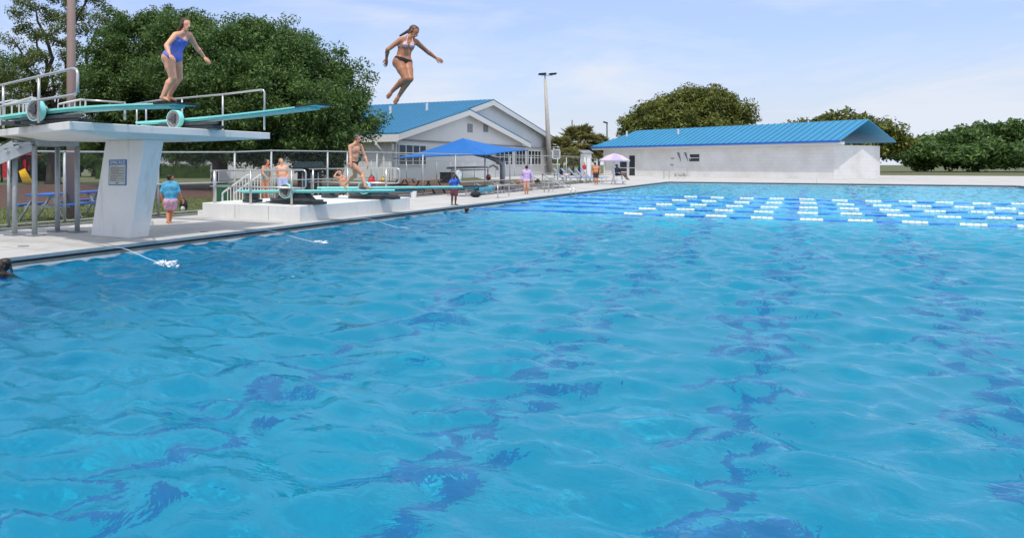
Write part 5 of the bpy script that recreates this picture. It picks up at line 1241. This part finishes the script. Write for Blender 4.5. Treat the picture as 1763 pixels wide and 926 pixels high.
    fr.f = np.maximum(fr.f, np.minimum(df - .012 * s_h, -(dh - .034 * s_h) + (df - .012 * s_h) * .5)).astype(np.float32)
    hv, hf = fr.mesh(); mesh_obj('hair', hv, hf, hair, root, smooth=True)
    for nm, m_, sel, infl, clips, extra in [w_(ctx) for w_ in wear]:
        fg = field(lambda s: s in sel, infl, extra)
        for p, n_ in clips: fg.clip(p, n_)
        gv, gf = fg.mesh()
        if len(gf): mesh_obj(nm, gv, gf, m_, root, smooth=True)
    return root, ctx

# garments: functions of the body's own axes -> (name, material, prim tags, inflate, clip planes, extra capsules)
def onepiece(m_):
    def g(c):
        u_, l_, f_, H = c['up'], c['lath'], c['fwd'], c['H']; cl = [(c['chest'] + u_ * .042 * H, u_)]
        for s_, q in ((-1, c['pa']), (1, c['pb'])): cl.append((q + l_ * s_ * .01 * H - u_ * .018 * H, unit(l_ * s_ * .55 - u_ * .83)))
        ex = [(c['pel'] - u_ * .03 * H, c['pel'] - u_ * .058 * H, .045 * H, .03 * H, .02)]
        for s_, sh in ((-1, c['sa']), (1, c['sb'])): ex.append((c['chest'] + c['lat'] * s_ * .05 * H + f_ * .05 * H + u_ * .03 * H, sh - c['lat'] * s_ * .035 * H + u_ * .03 * H, .007, .006, .004))
        return ('swimsuit', m_, ('tor', 'hip', 'bust'), .007, cl, ex)
    return g
def straps(m_):
    def g(c):
        u_, f_, H = c['up'], c['fwd'], c['H']; ex = []
        for s_, sh in ((-1, c['sa']), (1, c['sb'])):
            t_ = sh - c['lat'] * s_ * .036 * H + u_ * .030 * H
            ex += [(c['chest'] + c['lat'] * s_ * .05 * H + f_ * .062 * H + u_ * .03 * H, t_ + f_ * .01 * H, .009, .009, .004), (t_ + f_ * .01 * H, c['chest'] + c['lat'] * s_ * .04 * H - f_ * .058 * H + u_ * .03 * H, .009, .009, .004)]
        return ('strap', m_, (), 0, [], ex)
    return g
def bikini_top(m_):
    def g(c):
        u_, f_, H = c['up'], c['fwd'], c['H']; ch = c['chest']; cl = [(ch + u_ * .034 * H, u_), (ch - u_ * .034 * H, -u_)]
        return ('bikini_top', m_, ('bust',), .006, [], [(ch + c['lat'] * .045 * H * s_ + f_ * .05 * H, ch + c['lat'] * .105 * H * s_ - u_ * .008 * H, .02 * H, .014 * H, .01) for s_ in (-1, 1)] +
                [(ch + c['lat'] * .045 * H * s_ + f_ * .07 * H + u_ * .02 * H, c['neck'] + c['lat'] * .03 * H * s_ + f_ * .028 * H + u_ * .02 * H, .010, .010, .004) for s_ in (-1, 1)])
    return g
def briefs(m_, top=.035, cut=.012):
    def g(c):
        u_, l_, H = c['up'], c['lath'], c['H']; cl = [(c['pel'] + u_ * top * H, u_)]
        for s_, q in ((-1, c['pa']), (1, c['pb'])): cl.append((q + l_ * s_ * .012 * H - u_ * cut * H, unit(l_ * s_ * .68 - u_ * .73)))
        return ('swim_briefs', m_, ('hip', 'tor'), .005, cl, [(c['pel'] - u_ * .03 * H, c['pel'] - u_ * .055 * H, .045 * H, .03 * H, .02)])
    return g
def shorts(m_, frac=.62, top=.05, r=.066):
    def g(c):
        u_, H, B = c['up'], c['H'], c['B']; ex = []; cl = [(c['pel'] + u_ * top * H, u_)]; bb = B ** .7
        for sd, q in (('a', c['pa']), ('b', c['pb'])):
            k_ = c['X'].get('k' + sd)
            if k_ is None: continue
            ex.append((q, q + (k_ - q) * frac, r * H * bb, r * .95 * H * bb, .02)); dk = unit(k_ - q); 
        n_ = unit((c['X']['ka'] - c['pa']) + (c['X']['kb'] - c['pb'])) if 'ka' in c['X'] else -u_
        kk = (c['pa'] + (c['X']['ka'] - c['pa']) * frac + c['pb'] + (c['X']['kb'] - c['pb']) * frac) / 2 if 'ka' in c['X'] else c['pel']
        cl.append((kk, n_)); return ('shorts', m_, ('hip', 'tor'), .010, cl, ex)
    return g
def shirt(m_, sleeve=.65, hem=-.02, long=False, nm='swim_shirt'):
    def g(c):
        u_, H, B = c['up'], c['H'], c['B']; ex = []; bb = B ** .7
        for sd, q in (('a', c['sa']), ('b', c['sb'])):
            e = c['X'].get('e' + sd)
            if e is None: continue
            if long: ex += [(q, e, .041 * H * bb, .032 * H * bb, .02), (e, e + (c['X']['w' + sd] - e) * .92, .032 * H * bb, .024 * H, .012)]
            else: ex.append((q, q + (e - q) * sleeve, .044 * H * bb, .040 * H * bb, .02))
        return (nm, m_, ('tor', 'hip', 'bust'), .010, [(c['pel'] + u_ * hem * H, -u_), (c['neck'] + u_ * .03 * H, u_)], ex)
    return g

# girl on the high board
person('girl in a blue one piece swimsuit crouching on the high springboard tip', 13.55, 1.62, dict(
    head=(320, 43, 0), neck=(313.5, 58.5, .02), pel=(295.5, 97, .05), sa=(301.5, 61.5, -.13), sb=(326, 61, .12), pa=(289.5, 99.5, -.05), pb=(302.5, 100.5, .07),
    ea=(286.5, 79, -1), wa=(291.5, 93.5, -1), ha=(299.5, 101.5, 0), eb=(338, 81.5, 1), wb=(351.5, 98.5, 1), hb=(363.5, 108.5, 0),
    ka=(298, 135, -1), na=(280, 167, 1), ta=(290.5, 174, 0), kb=(308.5, 134.5, 1), nb=(290.5, 167, 1), tb=(302.5, 174, 0)),
    M['skin_fair'], M['brown_hair'], (.75, .65, .8, .6, -.12), (onepiece(M['suit_blue']), straps(M['suit_blue'])), fem=True, h=.0075, hairlen=.02, build=1.03, legs=1.2)
# flying girl
person('girl in pink and black bikini flying through the air feet below her', 13.9, 1.6, dict(
    head=(713, 55.5, 0), neck=(702.5, 67, 0), pel=(692.5, 104, .0), sa=(688.5, 70, -.09), sb=(717, 73, .09), pa=(686, 107.5, -.04), pb=(700, 109, .04),
    ea=(667.5, 86, -1), wa=(665.5, 100, 1), ha=(665, 109, 0), eb=(733.5, 87.5, 1), wb=(750, 100, 1), hb=(763.5, 106.5, 0),
    ka=(699.5, 136, -1), na=(675.5, 157, 1), ta=(667, 168.5, 0), kb=(706, 136, -1), nb=(687.5, 164.5, 1), tb=(679.5, 178.5, 0)),
    M['skin_tan'], M['wet_hair'], (.45, .9, .72, .6, -.5), (bikini_top(M['bikini_pink']), briefs(M['black'], .022, .0)), fem=True, h=.0075, ponytail=at(689, 62, 14.0), build=.93, legs=1.14)
# boy walking on the low board
person('boy in black swim briefs walking along the nearer low springboard', 21.0, 1.58, dict(
    head=(615.8, 239, 0), neck=(611, 248.5, .0), pel=(608, 281, .02), sa=(602.3, 252.5, -.13), sb=(621.2, 251.5, .11), pa=(605, 283, -.07), pb=(611, 283, .07),
    ea=(603.5, 269, -1), wa=(604, 282, -1), ha=(605.5, 289.5, 0), eb=(628.5, 269.5, 1), wb=(632.5, 281.5, -1), hb=(634, 289.5, 0),
    kb=(611.5, 303, 1), nb=(592, 319, 1), tb=(597.5, 326.5, 0), ka=(624, 300, -1), na=(629, 320, -1), ta=(639, 326, 0)),
    M['skin_pink'], M['wet_hair'], (.85, .5, .9, .45, -.25), (briefs(M['black'], .035, .02),), h=.009, build=.97, legs=1.06)
# boy in aqua shirt
person('stout boy in an aqua swim shirt and pink shorts walking on the deck', 20.6, 1.34, dict(
    head=(294, 307, 0), neck=(293.5, 313.5, 0), pel=(293.5, 343, 0), sa=(283, 318.5, -.03), sb=(303.5, 318, .03), pa=(289.5, 346, -.01), pb=(298, 346, .02),
    ea=(278, 333, 1), wa=(280, 345, 1), ha=(282, 352, 0), eb=(308, 333, 1), wb=(313, 343, 1), hb=(316, 349, 0),
    ka=(289.5, 364, 1), na=(289, 381, -1), ta=(295, 385.5, 0), kb=(296.5, 364, 1), nb=(292.5, 382, 1), tb=(300, 386, 0)),
    M['skin_warm'], M['dark_hair'], (.5, -.86, .9, -.4), (shirt(M['rash_blue'], .8, -.02), shorts(M['shorts_pink'], .72, .01, .075)), h=.010, build=1.32)
# two on the low platform
person('girl in a sage patterned swimsuit standing on the back of the low plinth', 26.3, 1.42, dict(
    head=(460, 279, 0), neck=(457.5, 285.5, 0), pel=(455.5, 307.5, 0), sa=(453, 288.5, -.1), sb=(463.5, 288.5, .1), pa=(452.5, 309, -.04), pb=(459, 309, .04),
    ea=(452.5, 299, -1), wa=(459.5, 306, -1), ha=(463, 309, 0), eb=(465, 299, 1), wb=(463, 307, -1), hb=(461.5, 311, 0),
    ka=(453.5, 326, -1), na=(455.5, 341, 1), ta=(459, 343.2, 0), kb=(460, 326, -1), nb=(460, 341, 1), tb=(464, 343.2, 0)),
    M['skin_warm'], M['dark_hair'], (.7, .7, .9, .3), (onepiece(M['top_sage']), straps(M['top_sage'])), fem=True, h=.010, hairlen=.03)
person('blond boy in pale blue shorts standing on the low plinth, hands folded', 26.0, 1.42, dict(
    head=(484, 278, 0), neck=(485, 285, 0), pel=(486.5, 307, 0), sa=(477, 288.3, 0), sb=(494, 288, 0), pa=(483, 309, 0), pb=(491, 309, 0),
    ea=(476.5, 300, 1), wa=(483, 309, -1), ha=(489, 312.5, 0), eb=(496, 300, 1), wb=(493, 309, -1), hb=(488.5, 313.5, 0),
    ka=(482, 326, -1), na=(482, 341.5, 1), ta=(482, 344, -1), kb=(492.5, 326, -1), nb=(493, 341.5, 1), tb=(495, 344, -1)),
    M['skin_fair'], M['blond_hair'], (.1, 1, .3, .95), (shorts(M['shorts_pale'], .7, .02, .066),), h=.010)
# boy shading his eyes behind the platform
person('boy with one hand raised to his forehead behind the low plinth', 30., 1.34, dict(
    head=(585.5, 297.5, 0), neck=(588, 304, .0), pel=(591, 325, .05), sa=(583.5, 306.5, -.06), sb=(594, 306, .08), pa=(588.5, 327, 0), pb=(594.5, 327, 0),
    ea=(575.5, 304.5, -1), wa=(579, 297.5, 1), ha=(583.5, 294, 0), eb=(596, 316, 1), wb=(597, 324, -1), hb=(597.5, 328, 0),
    ka=(588.5, 339, -1), na=(588.5, 351, 1), ta=(587, 353.5, -1), kb=(594.5, 339, -1), nb=(595, 351, 1), tb=(594, 353.5, -1)),
    M['skin_pink'], M['brown_hair'], (-.5, .85, -.5, .9), (shorts(M['navy'], .7, .02, .068),), h=.011)
# child with towel
kid, kc = person('dark skinned child in dark red shorts with a white towel at the pool edge', 29.6, 1.27, dict(
    head=(781.5, 303.5, 0), neck=(782, 309, 0), pel=(782, 325.5, 0), sa=(776.5, 311.5, 0), sb=(787.5, 311, 0), pa=(779.5, 327, 0), pb=(785, 327, 0),
    ea=(773.5, 317, -1), wa=(778, 314.5, -1), ha=(782, 313, 0), eb=(791, 315, -1), wb=(790, 306, -1), hb=(790.5, 301, 0),
    ka=(778.5, 340, -1), na=(778, 351.5, 1), ta=(780.5, 354.6, -1), kb=(784.5, 340, -1), nb=(784, 351, 1), tb=(790, 354, 0)),
    M['skin_dark'], M['dark_hair'], (.3, .95, -.3, .95), (shirt(M['cloth_blue'], .9, .06), shorts(M['shorts_red'], .72, .03, .07)), h=.011)
mb = MB(); V = []; Fc = []
for i in range(12):
    s = i / 11; c = at(788.7 + 4.2 * s, 293.5 + 20 * s, 29.35); wd = .09 + .05 * math.sin(s * 5)
    for j in range(6): V.append(c + RGT * wd * (j / 5 - .5) * 1.3 + F * .03 * math.sin(j * 2.1 + i * .6))
for i in range(11):
    for j in range(5): k = i * 6 + j; Fc.append((k, k + 1, k + 7, k + 6))
tw = mesh_obj('towel', np.array(V), Fc, M['plastic_white'], smooth=True, loc=tuple(at(790.5, 313, 29.35))); tw.modifiers.new('thick', 'SOLIDIFY').thickness = .03; tag(tw, 'white towel held up by the child at the pool edge', 'towel')
# girl in lilac
person('girl in a lilac long sleeved swim dress walking away along the deck', 40.7, 1.56, dict(
    head=(906.5, 288.6, 0), neck=(906.5, 292.8, 0), pel=(906.5, 309.5, 0), sa=(900.5, 295.2, 0), sb=(913, 295.2, 0), pa=(903.8, 311, 0), pb=(909, 311, 0),
    ea=(897.6, 303, 1), wa=(897, 310, -1), ha=(897, 313.5, 0), eb=(916.6, 303.5, 1), wb=(917.5, 311, -1), hb=(918.5, 314, 0),
    ka=(903.5, 322.5, -1), na=(904.6, 332.5, 1), ta=(904.5, 334.5, 1), kb=(909, 322.5, -1), nb=(908.3, 332.5, 1), tb=(908, 334.7, 1)),
    M['skin_pink'], M['dark_hair'], (0, -1, 0, -1), (shirt(M['lilac'], 1, -.06, True, 'swim_dress'),), h=.012, build=1.15, fem=True)
# man in dark shorts
person('shirtless man in charcoal shorts seen from behind near the loungers', 59.5, 1.76, dict(
    head=(1024.6, 282.4, 0), neck=(1025.2, 285.6, 0), pel=(1025.8, 299, 0), sa=(1020.6, 287.6, 0), sb=(1030.6, 287.2, 0), pa=(1023.8, 300, 0), pb=(1027.8, 300, 0),
    ea=(1019.2, 294, 1), wa=(1020, 299, -1), ha=(1020.8, 301.5, 0), eb=(1033, 292.8, 1), wb=(1032.4, 297.5, -1), hb=(1031.8, 300, 0),
    ka=(1024, 308.8, -1), na=(1024.6, 316.8, 1), ta=(1024.4, 318.2, 1), kb=(1028.4, 308.8, -1), nb=(1028.2, 316.8, 1), tb=(1028.4, 318.2, 1)),
    M['skin_warm'], M['dark_hair'], (0, -1, .1, -1), (shorts(M['shorts_grey'], .72, .05, .062),), h=.014, build=1.12)
# lifeguard
person('lifeguard in dark clothes sitting on the low white chair', 59.6, 1.7, dict(
    head=(1062.2, 285.4, 0), neck=(1062, 288.8, 0), pel=(1062.2, 300.3, 0), sa=(1059.5, 290.5, -.15), sb=(1065.5, 290.5, .15), pa=(1062, 300.6, -.1), pb=(1063, 300.6, .1),
    ea=(1060, 297, -1), wa=(1065.5, 299, -1), ha=(1068, 299.5, 0), eb=(1067.5, 296.5, 1), wb=(1071.5, 298.5, 1), hb=(1074, 298.6, 0),
    ka=(1073.5, 300.5, -1), na=(1078.5, 308, 1), ta=(1082, 309.8, 0), kb=(1076.5, 299.8, 1), nb=(1081, 308, 1), tb=(1084, 309.6, 0)),
    M['skin_dark'], M['dark_hair'], (.95, .3, .95, .3), (shirt(M['navy'], .9, .0, nm='shirt'), shorts(M['navy'], .45, .04, .064)), h=.014)
# small figure beyond the loungers
person('small figure in a pink top standing behind the loungers by the fence', 84., 1.55, dict(
    head=(1006.5, 281.3, 0), neck=(1006.5, 284, 0), pel=(1006.5, 293, 0), sa=(1004, 285.4, 0), sb=(1009, 285.4, 0), pa=(1005.4, 294, 0), pb=(1007.6, 294, 0),
    ea=(1003, 289.5, 1), wa=(1003, 293, -1), ha=(1003, 295, 0), eb=(1010, 289.5, 1), wb=(1010, 293, -1), hb=(1010, 295, 0),
    ka=(1005.4, 300.5, -1), na=(1005.4, 306.4, 1), ta=(1005.2, 307.6, -1), kb=(1007.6, 300.5, -1), nb=(1007.6, 306.4, 1), tb=(1007.8, 307.6, -1)),
    M['skin_pink'], M['dark_hair'], (0, 1, 0, 1), (shirt(M['red'], .6, .0, nm='shirt'), shorts(M['plastic_white'], .5, .04, .066)), h=.018)
# swimmers
person('swimmer with dark tied back hair low in the water at the left edge', 12.3, 1.5, dict(
    head=(6, 456, 0), neck=(4, 472, .03), pel=(4, 512, .3), sa=(-14, 477, 0), sb=(19, 477, .05), pa=(-2, 515, .3), pb=(10, 515, .3),
    ea=(-24, 497, 1), wa=(-18, 515, 1), ha=(-16, 525, 0), eb=(30, 495, 1), wb=(34, 512, 1), hb=(36, 522, 0)),
    M['skin_dark'], M['dark_hair'], (-.5, -.8, -.9, .45), (onepiece(M['purple']), straps(M['purple'])), fem=True, h=.010, ponytail=at(21, 468, 12.3))
person('swimmer with only dark hair and shoulders above the water', 28.6, 1.4, dict(
    head=(803, 361.5, 0), neck=(802, 367, 0), pel=(801, 384, .3), sa=(797.5, 369.5, 0), sb=(807, 369.5, 0), pa=(799, 386, .3), pb=(803, 386, .3),
    ea=(794, 377, -1), wa=(796, 383, 1), ha=(797, 386, 0), eb=(810, 377, -1), wb=(812, 383, 1), hb=(813, 386, 0)),
    M['skin_dark'], M['brown_hair'], (-.3, -.9, -.4, -.9), (shirt(M['navy'], .3, -.02),), h=.012)
